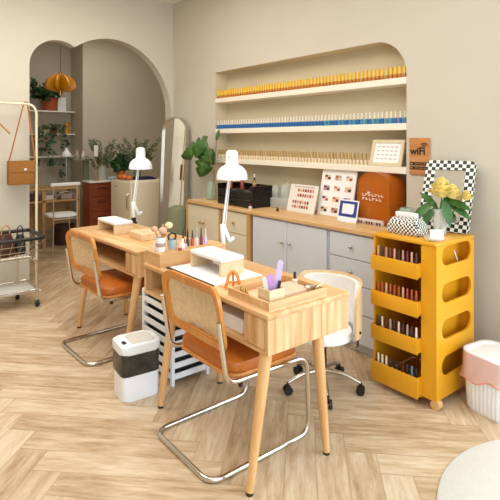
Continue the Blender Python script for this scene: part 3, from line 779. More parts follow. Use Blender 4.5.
# amber arch display
t = thing('arch_display', 'amber acrylic arch display with white lettering on the worktop', 'display', (3.0, 2.265, ZC))
def arch_out(w, h, n=14):
    r = w / 2; o = [(-r, 0), (r, 0)]
    return o + [(r * math.cos(PI * k / n), h - r * 0.75 + r * 0.75 * math.sin(PI * k / n)) for k in range(n + 1)]
A = FACE_NEGX
oo, ii = arch_out(0.29, 0.39), arch_out(0.274, 0.378)
ii = [(x, z + 0.006) if z < 0.001 else (x, z) for x, z in ii]
MB().ring(oo, ii, -0.19, 0.0, A).build('arch_shell', 'amber', t, None, 30)
MB().prism(ii, -0.188, -0.182, A).build('back_panel', 'amber_solid', t, None, 0)
MB().box(-0.137, 0.137, 0.14, 0.148, -0.18, -0.02).xform(A).build('display_shelf', 'amber', t)
fp = MB().prism(ii, -0.012, -0.006, A).build('front_panel', 'amber', t, None, 0)
letters = MB()
for r, (n, x0, w, z) in enumerate(((7, -0.10, 0.20, 0.205), (6, -0.10, 0.185, 0.174))):
    for k in range(n):
        x = x0 + w * k / n
        letters.box(x, x + 0.006, z, z + 0.021, -0.006, -0.004); letters.box(x + 0.006, x + 0.019, z + (0.0, 0.012, 0.006)[(k + r) % 3], z + (0.006, 0.02, 0.013)[(k + r) % 3], -0.006, -0.004)
letters.prism([(-0.055, 0.228), (-0.03, 0.228), (-0.027, 0.24), (-0.037, 0.235), (-0.043, 0.244), (-0.048, 0.235), (-0.058, 0.24)], -0.006, -0.004)
letters.xform(A).build('white_lettering', 'cap_pale', fp, None, 0)
t2 = thing('nail_tip_rack', 'white strip of dark nail tips at the foot of the amber arch', 'display', (2.955, 2.275, ZC))
MB().box(0, 0.035, -0.12, 0.12, 0, 0.04, 0.003, 1).build('strip', 'cap_pale', t2)
for k in range(10):
    MB().box(-0.003, 0.0, -0.112 + k * 0.0235, -0.097 + k * 0.0235, 0.006, 0.026).build('nail_tip', ('plum', 'ink', 'photo_grey', 'cap_dark')[k % 4], t2)

# glassware and black organizer on the far worktop
def jar(name, y, x, r, h, label, mat='glass', lid=None):
    t = thing(name, label, 'jar', (x, y, ZC))
    MB().lathe([(0, 0), (r * 0.9, 0), (r, 0.01), (r, h * 0.8), (r * 0.8, h), (r * 0.74, h), (r * 0.92, h * 0.78), (r * 0.92, 0.014), (0, 0.01)], n=22).build('jar_body', mat, t)
    if lid: MB().lathe([(0, h), (r * 0.85, h), (r * 0.8, h + 0.012), (0.008, h + 0.018), (0.01, h + 0.035), (0, h + 0.036)], n=18).build('jar_lid', lid, t)
    return t
jar('glass_jar', 3.56, 3.19, 0.06, 0.17, 'clear glass jar next to the black organizer', 'glass', 'glass')
jar('glass_jar', 3.40, 3.19, 0.065, 0.20, 'taller clear jar, second from the black organizer', 'glass', 'glass')
jar('glass_jar', 3.25, 3.19, 0.05, 0.15, 'clear jar half hidden behind the small sample board', 'glass', 'brass')
tag(MB().box(0, 0.09, 0, 0.25, 0, 0.09, 0.003, 1).build('acrylic_case', 'glass', None, (3.03, 3.21, ZC)), 'low clear acrylic case in front of the glass jars', 'case')
small_bottle('polish_bottle', (2.90, 3.21, ZC), 0.035, 0.013, 'brown', 'brown', 'tiny brown bottle left of the small sample board')
t = thing('drawer_organizer', 'black two-drawer organizer on the worktop behind the front lamp', 'organizer', (2.81, 3.47, ZC))
MB().box(0.0, 0.26, 0, 0.53, 0, 0.16, 0.004, 1).build('organizer_body', 'black_gloss', t)
for z in (0.01, 0.085):
    d = MB().box(-0.008, 0.0, 0.015, 0.515, z, z + 0.065, 0.003, 1).build('drawer', 'black', t); MB().box(-0.02, -0.008, 0.22, 0.31, z + 0.028, z + 0.036).build('drawer_pull', 'black_gloss', d)
MB().box(0, 0.26, 0, 0.02, 0.16, 0.20).box(0.24, 0.26, 0.02, 0.51, 0.16, 0.20).box(0, 0.26, 0.51, 0.53, 0.16, 0.20).build('top_rim', 'black_gloss', t)
zo = ZC + 0.16
for k in range(7):
    small_bottle('cosmetic_tube', (2.90 + 0.05 * (k % 3), 3.53 + 0.062 * k, zo), 0.09 + 0.025 * ((k * 5) % 4), 0.017, ('terracotta', 'pink_card', 'brown', 'rose', 'photo_grey', 'cap_dark', 'coral')[k], ('cap_gold', 'black', 'cap_pale', 'black', 'cap_gold', 'cap_pale', 'black')[k],
        ('terracotta tube on the organizer, first from its right end', 'peach tube on the organizer, second from its right end', 'brown tube on the organizer, third from its right end', 'rose tube in the middle of the organizer top', 'grey tube on the organizer, third from its left end', 'dark tube on the organizer, second from its left end', 'coral tube on the organizer, first from its left end')[k], 'cosmetics')
small_bottle('polish_bottle', (2.785, 3.45, ZC), 0.05, 0.016, 'cap_pale', 'plum', 'small pale figure-shaped bottle at the organizer corner')

# monstera in a vase
def big_leaf(m, base, d, nrm, L, Wd):
    base, d, nrm = Vector(base), Vector(d).normalized(), Vector(nrm); nrm = (nrm - d * nrm.dot(d)).normalized(); sd = d.cross(nrm)
    n = 14; mid = []; lf = []; rt = []
    for k in range(n + 1):
        t = k / n; w = (math.sin(PI * min(1, t * 0.93 + 0.07)) ** 0.6) * (1 - 0.25 * t)
        cut = 0.55 if k in (4, 7, 10) else 1.0
        c = base + d * (L * t) - nrm * (0.25 * L * t * t)
        mid.append(m.bm.verts.new(c)); e = -nrm * (0.18 * Wd * w)
        lf.append(m.bm.verts.new(c + sd * (Wd * 0.5 * w * cut) + e)); rt.append(m.bm.verts.new(c - sd * (Wd * 0.5 * w * (cut if k % 2 else 1)) + e))
    for k in range(n):
        m.bm.faces.new((mid[k], mid[k + 1], lf[k + 1], lf[k])); m.bm.faces.new((rt[k], rt[k + 1], mid[k + 1], mid[k]))
t = thing('monstera', 'monstera with two big split leaves at the left end of the niche', 'plant', (2.92, 4.27, ZC))
MB().lathe([(0, 0), (0.05, 0), (0.06, 0.02), (0.055, 0.12), (0.035, 0.17), (0.04, 0.19), (0.036, 0.19), (0.03, 0.17), (0.05, 0.1), (0.05, 0.02), (0, 0.01)], n=20).build('vase', 'glass_green', t)
def w2(x, y, z): return Vector((x - 2.92, y - 4.27, z - ZC))
tips = [(w2(2.90, 4.33, 1.50), (-0.35, 0.75, -0.25), (-0.65, -0.5, 0.6), 0.42, 0.30), (w2(2.90, 4.30, 1.42), (-0.25, 0.30, -0.95), (-0.8, -0.55, 0.05), 0.34, 0.27), (w2(2.95, 4.22, 1.50), (0.2, 0.05, 0.9), (-0.8, -0.5, 0.2), 0.12, 0.05)]
for b, d, nn, L_, W2 in tips:
    lm = MB(); big_leaf(lm, b, d, nn, L_, W2); lm.build('leaf', 'leaf', t, None, 40, 0.0015)
    MB().tube([(0, 0, 0.03), Vector((0.01, -0.04, 0.25)), b], 0.005, 7).build('stalk', 'stem', t)

# ------------------------------------------------------------------ yellow trolley with trays of polish
t = thing('storage_trolley', 'yellow plastic storage trolley with polish trays by the wall', 'trolley', (2.5, 1.46, 0))
D, L = 0.42, 0.42
zt = 0.925
MB().box(-0.006, D + 0.002, -0.002, L + 0.002, zt - 0.018, zt, 0.004, 2).build('top_plate', 'yellow', t)
# side wall towards the bin, pierced by four long holes
def side_wall():
    m = MB(); zs = (0.845, 0.635, 0.43, 0.225); hl, hh = 0.165, 0.056; x0, x1, z0, z1 = 0.0, D, 0.05, zt - 0.0185
    cuts = [z0, 0.3275, 0.5325, 0.74, z1]
    for k, zc in enumerate(zs[::-1]):
        a, b = cuts[k], cuts[k + 1]
        inn = [(0.22 + (hl - hh) + hh * math.cos(q), zc + hh * math.sin(q)) for q in [(-PI / 2 + PI * i / 8) for i in range(9)]]
        inn += [(0.22 - (hl - hh) + hh * math.cos(q), zc + hh * math.sin(q)) for q in [(PI / 2 + PI * i / 8) for i in range(9)]]
        out = [(x1, a + (b - a) * i / 8) for i in range(9)] + [(x0, b - (b - a) * i / 8) for i in range(9)]
        m.ring(out, inn, 0, 0.012, Matrix(((1, 0, 0, 0), (0, 0, 1, 0), (0, 1, 0, 0), (0, 0, 0, 1))))
    return m
side_wall().build('side_wall', 'yellow', t, None, 30)
MB().box(0, 0.012, 0.0125, 0.095, 0.05, zt - 0.0185).build('front_column', 'yellow', t)
MB().box(0.0125, D - 0.0125, 0.083, 0.095, 0.05, zt - 0.02).build('inner_wall', 'yellow', t)
MB().box(0.0, D, L - 0.012, L, 0.05, zt - 0.0185).build('far_wall', 'yellow', t)
MB().box(D - 0.012, D, 0.0125, L - 0.0125, 0.05, zt - 0.0185).build('back_wall', 'yellow', t)
for k, (z, b) in enumerate(((0.80, 0.71), (0.585, 0.495), (0.375, 0.285), (0.155, 0.035))):
    tr = MB().box(0.0, D - 0.012, 0.095, L - 0.012, b, b + 0.01).build('tray_floor', 'yellow', t)
    MB().box(-0.035, -0.025, 0.095, L - 0.002, b, z, 0.004, 2).box(-0.03, 0.0, 0.095, L - 0.002, b, b + 0.01).box(-0.03, 0.0, 0.095, 0.103, b, z).box(-0.03, 0.0, L - 0.01, L - 0.002, b, z).build('tray_lip', 'yellow', tr)
for z in (0.335, 0.54, 0.745):
    MB().box(0.012, D - 0.012, 0.012, 0.083, z - 0.05, z - 0.042).build('side_shelf', 'yellow', t)
for x, y in ((0.022, 0.012), (0.38, 0.04), (0.05, 0.37), (0.38, 0.37)):
    MB().cyl((x - 0.02, y, 0.027), (x + 0.02, y, 0.027), 0.027, 0.027, 20).cyl((x, y, 0.03), (x, y, 0.06), 0.009, 0.009, 8).build('caster', 'leg_wood', t)
CX, CY = 2.5, 1.46
rows = [('top tray of the yellow trolley', 0.71, ('plum', 'rose', 'plum', 'terracotta'), ('cap_dark', 'photo_grey', 'plum', 'blush'), 'reddish polish bottle'),
        ('second tray of the yellow trolley', 0.495, ('coral', 'rose', 'coral', 'terracotta'), ('terracotta', 'blush', 'rose', 'terracotta'), 'orange red polish bottle'),
        ('third tray of the yellow trolley', 0.285, ('cap_dark', 'plum', 'ink', 'ink'), ('cap_pale', 'cap_dark', 'photo_grey', 'ink'), 'dark polish bottle'),
        ('lowest tray of the yellow trolley', 0.035, ('ink', 'cap_dark', 'ink', 'plum'), ('black', 'cap_dark', 'ink', 'black'), 'dark capped polish bottle')]
for where, zb, mats, cap, kind in rows:
    n = 10
    for k in range(n):
        y = CY + 0.12 + (L - 0.16) * k / (n - 1)
        zz = zb + 0.01
        hh = 0.135 if zb > 0.1 else 0.155
        cp, bd, lab = cap[(k * 3) % 4], mats[k % 4], kind + ' in the ' + where
        if zb < 0.1 and k >= 7: cp, bd, lab = 'cap_white', 'photo_grey', 'white capped bottle at the left of the ' + where
        elif zb < 0.1 and k == 1: cp, bd, lab = 'teal_bottle', 'teal_bottle', 'teal bottle at the right of the ' + where
        small_bottle('polish_bottle', (CX - 0.008, y, zz), hh, 0.0115, bd, cp, lab, 'bottle', 'polish bottles in the ' + where if lab.startswith(kind) else ('white capped bottles in the ' + where if k >= 7 else None), 0.5)
tag(MB().box(0, 0.05, 0, 0.03, 0, 0.07, 0.012, 2).build('cotton_packet', 'paper', None, (2.53, 1.49, 0.4985 + 0.0)), 'crumpled white packet in a side opening of the yellow trolley', 'packet')
bpy.data.objects['cotton_packet'].location.z = 0.498
tag(MB().cyl((0, 0, 0), (0.10, 0.0, 0.14), 0.003, 0.003, 8).build('white_stick', 'white', None, (2.83, 1.49, 0.703)), 'thin white stick leaning in the top side opening of the trolley', 'stick')
bpy.data.objects['white_stick'].rotation_euler = (0, -1.15, 0)

# on the trolley top
t = thing('tissue_pouch', 'wavy black and white checked tissue pouch on the yellow trolley', 'tissue box', (2.635, 1.735, zt))
m = MB(); rowsv = []
for z, w, d in ((0, 0.105, 0.215), (0.012, 0.12, 0.235), (0.06, 0.115, 0.22), (0.092, 0.09, 0.19), (0.105, 0.05, 0.15)):
    rowsv.append([m.bm.verts.new((p[0], p[1], z)) for p in rrect(w, d, 0.024, 5)])
for A_, B_ in zip(rowsv, rowsv[1:]):
    for k in range(len(A_)): m.bm.faces.new((A_[k], A_[(k + 1) % len(A_)], B_[(k + 1) % len(A_)], B_[k]))
m.bm.faces.new(rowsv[0]); m.bm.faces.new(rowsv[-1]); m.build('pouch', 'opcheck', t)
m = MB(); m.prism([(-0.012, -0.07), (0.012, -0.07), (0.014, 0.07), (-0.010, 0.075)], 0.102, 0.132, None, 0.004)
m.build('tissue', 'paper', t)
# checked mirror leaning back
t = thing('checked_mirror', 'mirror with a black and white checked frame leaning on the trolley top', 'mirror', (2.872, 1.64, zt), math.radians(8))
w, h, f = 0.317, 0.464, 0.061
L_ = Matrix.Rotation(math.radians(20), 4, 'Y') @ FACE_NEGX
out = rrect(w, h, 0.03, 5, 0, h / 2); inn = rrect(w - 2 * f, h - 2 * f, 0.012, 5, 0, h / 2)
m = MB().ring(out, inn, -0.012, 0.012)
fr = m.build('mirror_frame', 'checker', t, None, 30); fr.matrix_local = L_
MB().prism(rrect(w - 2 * f + 0.01, h - 2 * f + 0.01, 0.012, 5, 0, h / 2), -0.006, 0.0).build('mirror_glass', 'mirror', fr, None, 0)
# vase of yellow flowers
t = thing('flower_vase', 'clear vase with yellow roses before the checked mirror', 'vase', (2.76, 1.59, zt))
MB().lathe([(0, 0), (0.03, 0), (0.036, 0.01), (0.042, 0.07), (0.036, 0.13), (0.045, 0.16), (0.041, 0.16), (0.032, 0.13), (0.037, 0.07), (0.03, 0.012), (0, 0.01)], n=24).build('vase_body', 'glass', t)
heads = [((0.01, -0.005, 0.262), 0.078), ((0.03, -0.06, 0.25), 0.055), ((0.06, -0.135, 0.235), 0.038)]
for c, r in heads:
    st = MB().tube([(0, 0, 0.012), (c[0] * 0.4, c[1] * 0.4, 0.13), (c[0], c[1], c[2] - r * 0.5)], 0.003, 6).build('flower_stem', 'leaf', t)
    fl = MB()
    fl.sphere(c, r * 0.55, r * 0.55, r * 0.5, 10, 7)
    for ring_, (nn_, tilt, off, up) in enumerate(((5, 1.15, 0.15, 0.25), (7, 0.85, 0.30, 0.1), (8, 0.5, 0.42, -0.1), (9, 0.1, 0.45, -0.3))):
        for k in range(nn_):
            a = 2 * PI * k / nn_ + ring_ * 0.45
            h_ = Vector((math.cos(a), math.sin(a), 0)); d = h_ * math.cos(tilt) + Vector((0, 0, math.sin(tilt)))
            fl.leaf(Vector(c) + h_ * (r * off * 0.6) + Vector((0, 0, r * up)), d, Vector((0, 0, 1)) * math.cos(tilt) - h_ * math.sin(tilt), r * 0.85, r * 1.0, 0.3, -0.35)
    fl.build('flower_head', 'petal', st, None, 60)
lv = MB()
for d, Ln, wd, b in (((-0.25, 0.55, 0.7), 0.15, 0.05, (0, 0.01, 0.15)), ((-0.45, 0.6, -0.6), 0.19, 0.06, (-0.01, 0.03, 0.2)), ((-0.15, -0.35, -0.7), 0.17, 0.065, (0, -0.02, 0.22)), ((0.25, -0.75, -0.15), 0.17, 0.06, (0.02, -0.01, 0.21)), ((0.2, -0.7, -0.35), 0.16, 0.06, (0.03, -0.03, 0.19)), ((0.3, -0.3, 0.5), 0.12, 0.05, (0, 0, 0.16)), ((-0.6, 0.4, -0.8), 0.17, 0.05, (0, 0.02, 0.17))):
    lv.leaf(b, d, (-0.5, -0.5, 0.7), Ln, wd, 0.15, 0.2)
lv.build('foliage', 'leaf', t, None, 50)
# glass bowl with a card
t = thing('glass_bowl', 'small clear bowl at the front corner of the trolley top', 'bowl', (2.562, 1.515, zt + 0.0))
MB().lathe([(0, 0), (0.03, 0), (0.05, 0.012), (0.056, 0.028), (0.052, 0.028), (0.045, 0.014), (0.028, 0.005), (0, 0.005)], n=24).build('bowl_body', 'glass', t)
cd = MB().box(-0.038, 0.038, -0.0015, 0.0015, 0, 0.055).build('price_card', 'paper', None, (2.585, 1.505, zt + 0.008)); cd.rotation_euler = (-0.3, 0, -0.7)
tag(cd, 'small blank white card standing in the clear bowl', 'card')
jar('glass_ring_jar', 1.815, 2.76, 0.055, 0.14, 'clear round jar behind the checked tissue pouch', 'glass_green'); 
bpy.data.objects['glass_ring_jar'].location.z = zt

# wifi sign
t = thing('wifi_sign', 'brown wooden wifi sign on the wall right of the niche', 'sign', (XW - 0.006, 1.935, 1.385))
MB().box(-0.08, 0.08, -0.13, 0.13, -0.006, 0.006, 0.002, 1).xform(FACE_NEGX).build('sign_board', 'sign_wood', t)
text_mesh('sign_lettering', 'wiFi', 0.072, 'black', t, FACE_NEGX @ Matrix.Translation((-0.012, 0.035, 0.0065)), 0.001, 0.0022)
m = MB()
for r in (0.008, 0.02, 0.032):
    pts = [(0.04 + r * math.sin(a), 0.062 + r * math.cos(a), 0.0075) for a in [-0.85 + 1.7 * k / 10 for k in range(11)]]
    m.tube(pts, 0.0035, 6)
m.xform(FACE_NEGX).build('wifi_symbol', 'black', t)
for z in (-0.052, -0.082):
    b = MB().box(-0.075, 0.065, z - 0.011, z + 0.011, 0.006, 0.008).xform(FACE_NEGX).build('black_bar', 'black', t)
    k_ = MB(); k_.box(-0.068, -0.052, z - 0.004, z + 0.004, 0.008, 0.0085)
    for q in range(5): k_.box(-0.03 + q * 0.017, -0.02 + q * 0.017, z - 0.003, z + 0.003, 0.008, 0.0085)
    k_.xform(FACE_NEGX).build('bar_print', 'sign_wood', b)

# ------------------------------------------------------------------ ribbed bin with pink bag
t = thing('ribbed_bin', 'white ribbed bin with a pink bag right of the yellow trolley', 'bin', (2.775, 1.255, 0), -0.15)
m = MB(); o0 = []
def ribbed(w, h, r, amp, n=120):
    base = rrect(w, h, r, 14); pts = []
    per = [Vector((p[0], p[1])) for p in base]; seg = [(per[(i + 1) % len(per)] - per[i]).length for i in range(len(per))]; tot = sum(seg)
    for k in range(n):
        d = tot * k / n; i = 0
        while d > seg[i]: d -= seg[i]; i += 1
        p = per[i].lerp(per[(i + 1) % len(per)], d / seg[i] if seg[i] else 0)
        q = p.normalized() * (amp if k % 3 else -amp * 0.6); pts.append((p.x + q.x, p.y + q.y))
    return pts
rws = []
for z, w in ((0, 0.235), (0.012, 0.243), (0.22, 0.262), (0.31, 0.268)):
    rws.append([m.bm.verts.new((p[0], p[1], z)) for p in ribbed(w, w + 0.03, 0.075, 0.0025 if z > 0 else 0)])
for A_, B_ in zip(rws, rws[1:]):
    for k in range(len(A_)): m.bm.faces.new((A_[k], A_[(k + 1) % len(A_)], B_[(k + 1) % len(A_)], B_[k]))
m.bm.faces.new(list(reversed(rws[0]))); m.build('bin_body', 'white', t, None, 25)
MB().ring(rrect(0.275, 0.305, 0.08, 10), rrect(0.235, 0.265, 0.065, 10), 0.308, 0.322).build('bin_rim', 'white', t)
MB().prism(rrect(0.236, 0.266, 0.066, 10), 0.29, 0.312).build('inner_liner', 'paper', t)
m = MB(); rws = []
nseg = 60
for q, (z, g) in enumerate(((0.318, 0.281), (0.29, 0.284), (0.25, 0.286), (0.21, 0.290), (0.19, 0.294))):
    row = []
    for k, p in enumerate(ribbed(g, g + 0.03, 0.08, 0, nseg)):
        a = 2 * PI * k / nseg; wv = 0.004 * q * math.sin(a * 9 + q) * 0.5
        v = Vector((p[0], p[1], 0)); v += v.normalized() * wv
        row.append(m.bm.verts.new((v.x, v.y, z + (0.02 * math.sin(a * 2 + 0.6) + 0.006 * math.sin(a * 7)) * (q / 4))))
    rws.append(row)
for A_, B_ in zip(rws, rws[1:]):
    for k in range(nseg): m.bm.faces.new((A_[k], A_[(k + 1) % nseg], B_[(k + 1) % nseg], B_[k]))
hem = [v.co.copy() for v in rws[-1]]
bg_ = m.build('bag', 'bag_pink', t)
MB().tube(hem, 0.004, 6, True).build('bag_hem', 'bag_rim', bg_)

# pale patch added in place of a white smudge at the lower right
t = tag(MB().lathe([(0, 0.008), (0.65, 0.008), (0.66, 0.004), (0.66, 0.0), (0, 0)], n=96).build('smudge_disc', 'disc', None, (2.22, 0.53, 0)), 'pale white round rug added for a smudge at the bottom right corner', 'disc')

# ------------------------------------------------------------------ garment rack, bag, trolley on the left
t = thing('garment_rack', 'cream metal garment rail against the arched wall', 'clothes rack', (1.425, 5.2, 0))
MB().tube([(0, 0, 0.02), (0, 0, 1.86), (-1.1, 0, 1.86), (-1.1, 0, 0.02)], 0.0125, 12, False, 0.11, 8).build('rail_frame', 'cream_metal', t)
for x in (0, -1.1): MB().tube([(x, -0.14, 0.013), (x, 0.14, 0.013)], 0.012, 10).build('rack_foot', 'cream_metal', t)
ZRAIL = 1.8725
t = thing('straw_bag', 'brown woven straw handbag hanging from the garment rail', 'bag', (1.278, 5.2, 1.06))
MB().box(-0.12, 0.12, -0.045, 0.045, 0, 0.235, 0.012, 2).build('bag_body', 'weave', t)
MB().box(-0.122, 0.122, -0.052, -0.0455, 0.12, 0.238, 0.004, 1).build('bag_flap', 'weave', t)
MB().cyl((0.03, -0.052, 0.15), (0.03, -0.062, 0.15), 0.014, 0.012, 12).build('clasp', 'cap_pale', t)
TOPZ = ZRAIL + 0.004 - 1.06
MB().tube([(-0.11, 0, 0.22), (0.03, 0.0, TOPZ)], 0.0065, 6).tube([(0.13, -0.02, 0.22), (0.118, -0.016, 0.33), (0.06, 0.0, TOPZ)], 0.0085, 6).tube([(0.03, 0, TOPZ), (0.06, 0, TOPZ)], 0.0065, 6).build('bag_strap', 'strap', t)
t = thing('clothes_hanger', 'wooden hanger with a gold piece at the left edge of the rail', 'hanger', (1.04, 5.2, 1.65))
MB().tube([(0, 0, 0.06), (0, 0, 0.16), (0.015, 0, 0.2), (0.035, 0, 0.21), (0.05, 0, 0.215), (0.07, 0, 0.19)], 0.004, 6).build('hook', 'steel', t)
MB().tube([(-0.2, 0, -0.06), (0, 0, 0.06), (0.14, 0, -0.09)], [0.010, 0.012, 0.008], 8).build('hanger_bar', 'tan', t)
MB().lathe([(0, 0), (0.02, 0.01), (0.026, 0.05), (0.012, 0.09), (0, 0.1)], (0.02, -0.02, -0.02), 12).build('gold_piece', 'brass', t)

# wire basket trolley
t = thing('basket_trolley', 'chrome wire basket trolley with black rim at the left edge', 'trolley', (0.72, 4.63, 0))
LX, LY = 0.62, 0.5
for x in (0.03, LX - 0.06):
    for y in (0.02, 0.34):
        x = 0.47 if (x > 0.3 and y > 0.1) else x
        lg = MB().tube([(x, y, 0.06), (x, y, 0.40), (x - 0.04 if x > 0.3 else x + 0.04, y, 0.44)], 0.011, 10, False, 0.03).build('leg', 'chrome', t)
        MB().cyl((x - 0.014, y, 0.032), (x + 0.014, y, 0.032), 0.032, 0.032, 18).build('caster', 'black', lg)
        MB().box(x - 0.018, x + 0.018, y - 0.008, y + 0.008, 0.03, 0.07, 0.003, 1).build('caster_fork', 'steel', lg)
MB().box(0.02, LX - 0.06, 0.03, 0.36, 0.13, 0.15, 0.006, 2).build('lower_shelf', 'grey_panel', t)
MB().tube([(0.0, 0.0, 0.155), (LX - 0.05, 0.0, 0.155), (LX - 0.05, 0.38, 0.155), (0.0, 0.38, 0.155)], 0.008, 8, True, 0.02).build('shelf_rail', 'chrome', t)
rim = [(-0.0, 0.0, 0.615), (LX, 0.0, 0.615), (LX, LY, 0.615), (0.0, LY, 0.615)]
MB().tube(rim, 0.018, 10, True, 0.05).build('basket_rim', 'black', t)
wire = MB(); bx0, bx1, by0, by1, bz = 0.06, LX - 0.09, 0.05, LY - 0.07, 0.44
wire.tube([(bx0, by0, bz), (bx1, by0, bz), (bx1, by1, bz), (bx0, by1, bz)], 0.005, 6, True, 0.02)
def lp(a, b, q): return a + (b - a) * q
for z_, q in ((0.50, 0.35), (0.555, 0.65)):
    wire.tube([(lp(bx0, 0, q), lp(by0, 0, q), z_), (lp(bx1, LX, q), lp(by0, 0, q), z_), (lp(bx1, LX, q), lp(by1, LY, q), z_), (lp(bx0, 0, q), lp(by1, LY, q), z_)], 0.003, 5, True, 0.02)
for k in range(8):
    q = k / 7
    wire.tube([(lp(0, LX, q), 0, 0.61), (lp(bx0, bx1, q), by0, bz), (lp(bx0, bx1, q), by1, bz), (lp(0, LX, q), LY, 0.61)], 0.0014, 5)
for k in range(1, 6):
    q = k / 6
    wire.tube([(0, lp(0, LY, q), 0.61), (bx0, lp(by0, by1, q), bz), (bx1, lp(by0, by1, q), bz), (LX, lp(0, LY, q), 0.61)], 0.0014, 5)
wire.build('wire_basket', 'chrome', t)
def handbag(loc, w, d, h, mat, label, strap, rz=0.0):
    t = thing('handbag', label, 'bag', loc, rz)
    m = MB(); rv = []
    for z, s in ((0, 0.9), (0.02, 1), (h * 0.6, 0.9), (h, 0.6)):
        rv.append([m.bm.verts.new((p[0], p[1] * (s if z > 0.1 else 1), z)) for p in rrect(w * s, d * s, d * 0.3, 4)])
    for A_, B_ in zip(rv, rv[1:]):
        for k in range(len(A_)): m.bm.faces.new((A_[k], A_[(k + 1) % len(A_)], B_[(k + 1) % len(A_)], B_[k]))
    m.bm.faces.new(list(reversed(rv[0]))); m.bm.faces.new(rv[-1]); m.build('bag_body', mat, t)
    MB().tube([(-w * 0.25, 0, h - 0.01), (-w * 0.2, 0, h + 0.06), (0, 0, h + 0.085), (w * 0.2, 0, h + 0.06), (w * 0.25, 0, h - 0.01)], 0.006, 6).build('bag_handle', strap, t)
    return t
handbag((1.06, 4.84, 0.446), 0.165, 0.12, 0.20, 'brown', 'brown handbag with a tan handle in the wire basket', 'tan', 0.3)
handbag((1.19, 4.87, 0.446), 0.10, 0.10, 0.18, 'black', 'black handbag at the right of the wire basket', 'black', -0.2)

# ------------------------------------------------------------------ arched floor mirror
t = thing('arched_mirror', 'tall arched floor mirror leaning on the right wall', 'mirror', (2.87, 5.04, 0), math.radians(25))
w, h = 0.36, 1.775
def arch2(w, h, n=24):
    r = w / 2; return [(-r, 0), (r, 0)] + [(r * math.cos(PI * k / n), h - r + r * math.sin(PI * k / n)) for k in range(n + 1)]
Lm = Matrix.Rotation(0.06, 4, 'Y') @ FACE_NEGX
oo = arch2(w, h); ii = [(x * (w / 2 - 0.013) / (w / 2), z * (h - 0.013) / h if z > 0.1 else 0.013) for x, z in oo]
MB().ring(oo, ii, -0.03, 0.03, Lm).build('mirror_frame', 'steel', t, None, 30)
MB().prism(ii, -0.01, 0.0, Lm).build('mirror_glass', 'mirror', t, None, 0)

# ------------------------------------------------------------------ back room
t = thing('retro_fridge', 'cream rounded retro fridge in the back room', 'fridge', (2.69, 5.72, 0))
MB().box(0.04, 0.52, 0, 0.62, 0.04, 0.985, 0.045, 4).build('fridge_body', 'fridge', t)
fd = MB().box(0.0, 0.045, 0.0, 0.62, 0.06, 0.975, 0.022, 4).build('fridge_door', 'fridge', t)
MB().box(-0.004, 0.0, 0.40, 0.48, 0.885, 0.90).build('name_plate', 'photo_grey', fd)
MB().tube([(0.0, 0.05, 0.62), (-0.03, 0.05, 0.64), (-0.03, 0.05, 0.80), (0.0, 0.05, 0.82)], 0.009, 8, False, 0.01).build('door_handle', 'chrome', fd)
for x in (0.08, 0.46):
    for y in (0.06, 0.56): MB().cyl((x, y, 0), (x, y, 0.06), 0.02, 0.02, 10).build('fridge_foot', 'black', t)
t = MB(); o_ = rrect(0.30, 0.22, 0.03, 4)
cl = MB().prism(o_, 0, 0.018, None, 0.006); cl.prism(rrect(0.24, 0.18, 0.03, 4), 0.018, 0.032, None, 0.005)
tag(cl.build('folded_cloth', 'navy_cloth', None, (2.95, 5.90, 0.985)), 'folded navy cloth on top of the cream fridge', 'cloth')
t.bm.free()
t = thing('teak_drawers', 'dark teak chest of drawers left of the cream fridge', 'chest of drawers', (2.54, 6.68, 0))
MB().box(0, 0.55, 0.015, 0.29, 0.08, 0.90, 0.004, 1).build('chest_body', 'teak', t)
MB().box(-0.01, 0.56, -0.005, 0.30, 0.90, 0.925, 0.004, 1).build('marble_top', 'marble', t)
for k in range(4):
    z0 = 0.10 + k * 0.2
    d = MB().box(0.015, 0.535, 0, 0.015, z0, z0 + 0.19, 0.003, 1).build('drawer', 'teak', t); MB().box(0.10, 0.22, -0.012, 0, z0 + 0.12, z0 + 0.135, 0.002, 1).build('drawer_pull', 'black', d)
for x in (0.04, 0.51):
    for y in (0.05, 0.25): MB().cyl((x, y, 0), (x, y, 0.09), 0.014, 0.02, 10).build('leg', 'teak', t)

def branches(m_stem, m_leaf, base, n, spread, hmin, hmax, leafL, leafW, per, bias=(0, 0, 0)):
    for _ in range(n):
        a = random.uniform(0, 2 * PI); s = random.uniform(0.3, 1) * spread; h = random.uniform(hmin, hmax)
        top = Vector((base[0] + s * math.cos(a) + bias[0] * h, base[1] + 0.45 * s * math.sin(a) + bias[1] * h, base[2] + h))
        b = Vector(base); mid = b.lerp(top, 0.5) + Vector((0, 0, 0.18 * h)); P = []
        for k in range(9):
            q = k / 8; P.append(b * (1 - q) ** 2 + mid * 2 * q * (1 - q) + top * q * q)
        m_stem.tube(P, 0.0014, 5)
        for k in range(per):
            q = random.uniform(0.35, 1); i = min(7, int(q * 8)); p = P[i].lerp(P[i + 1], q * 8 - i)
            d = Vector((random.uniform(-1, 1), random.uniform(-1, 1), random.uniform(-0.2, 1)))
            m_leaf.leaf(p, d, (random.uniform(-1, 1), -1, random.uniform(0, 1)), leafL * random.uniform(0.7, 1.2), leafW, 0.1, 0.1)
def bouquet(name, loc, label, vase_prof, vase_mat, n, spread, h0, h1, lL, lW, per, leaf='leaf_olive', bias=(0, 0, 0)):
    t = thing(name, label, 'plant', loc)
    zt_ = vase_prof[-1][1] * 0.5
    MB().lathe(vase_prof, n=20).build('vase', vase_mat, t)
    a, b = MB(), MB(); branches(a, b, (0, 0, zt_), n, spread, h0, h1, lL, lW, per, bias)
    a.build('twigs', 'stem', t); b.build('foliage', leaf, t, None, 60)
    return t
VP = [(0, 0), (0.05, 0), (0.055, 0.01), (0.055, 0.2), (0.05, 0.2), (0.05, 0.012)]
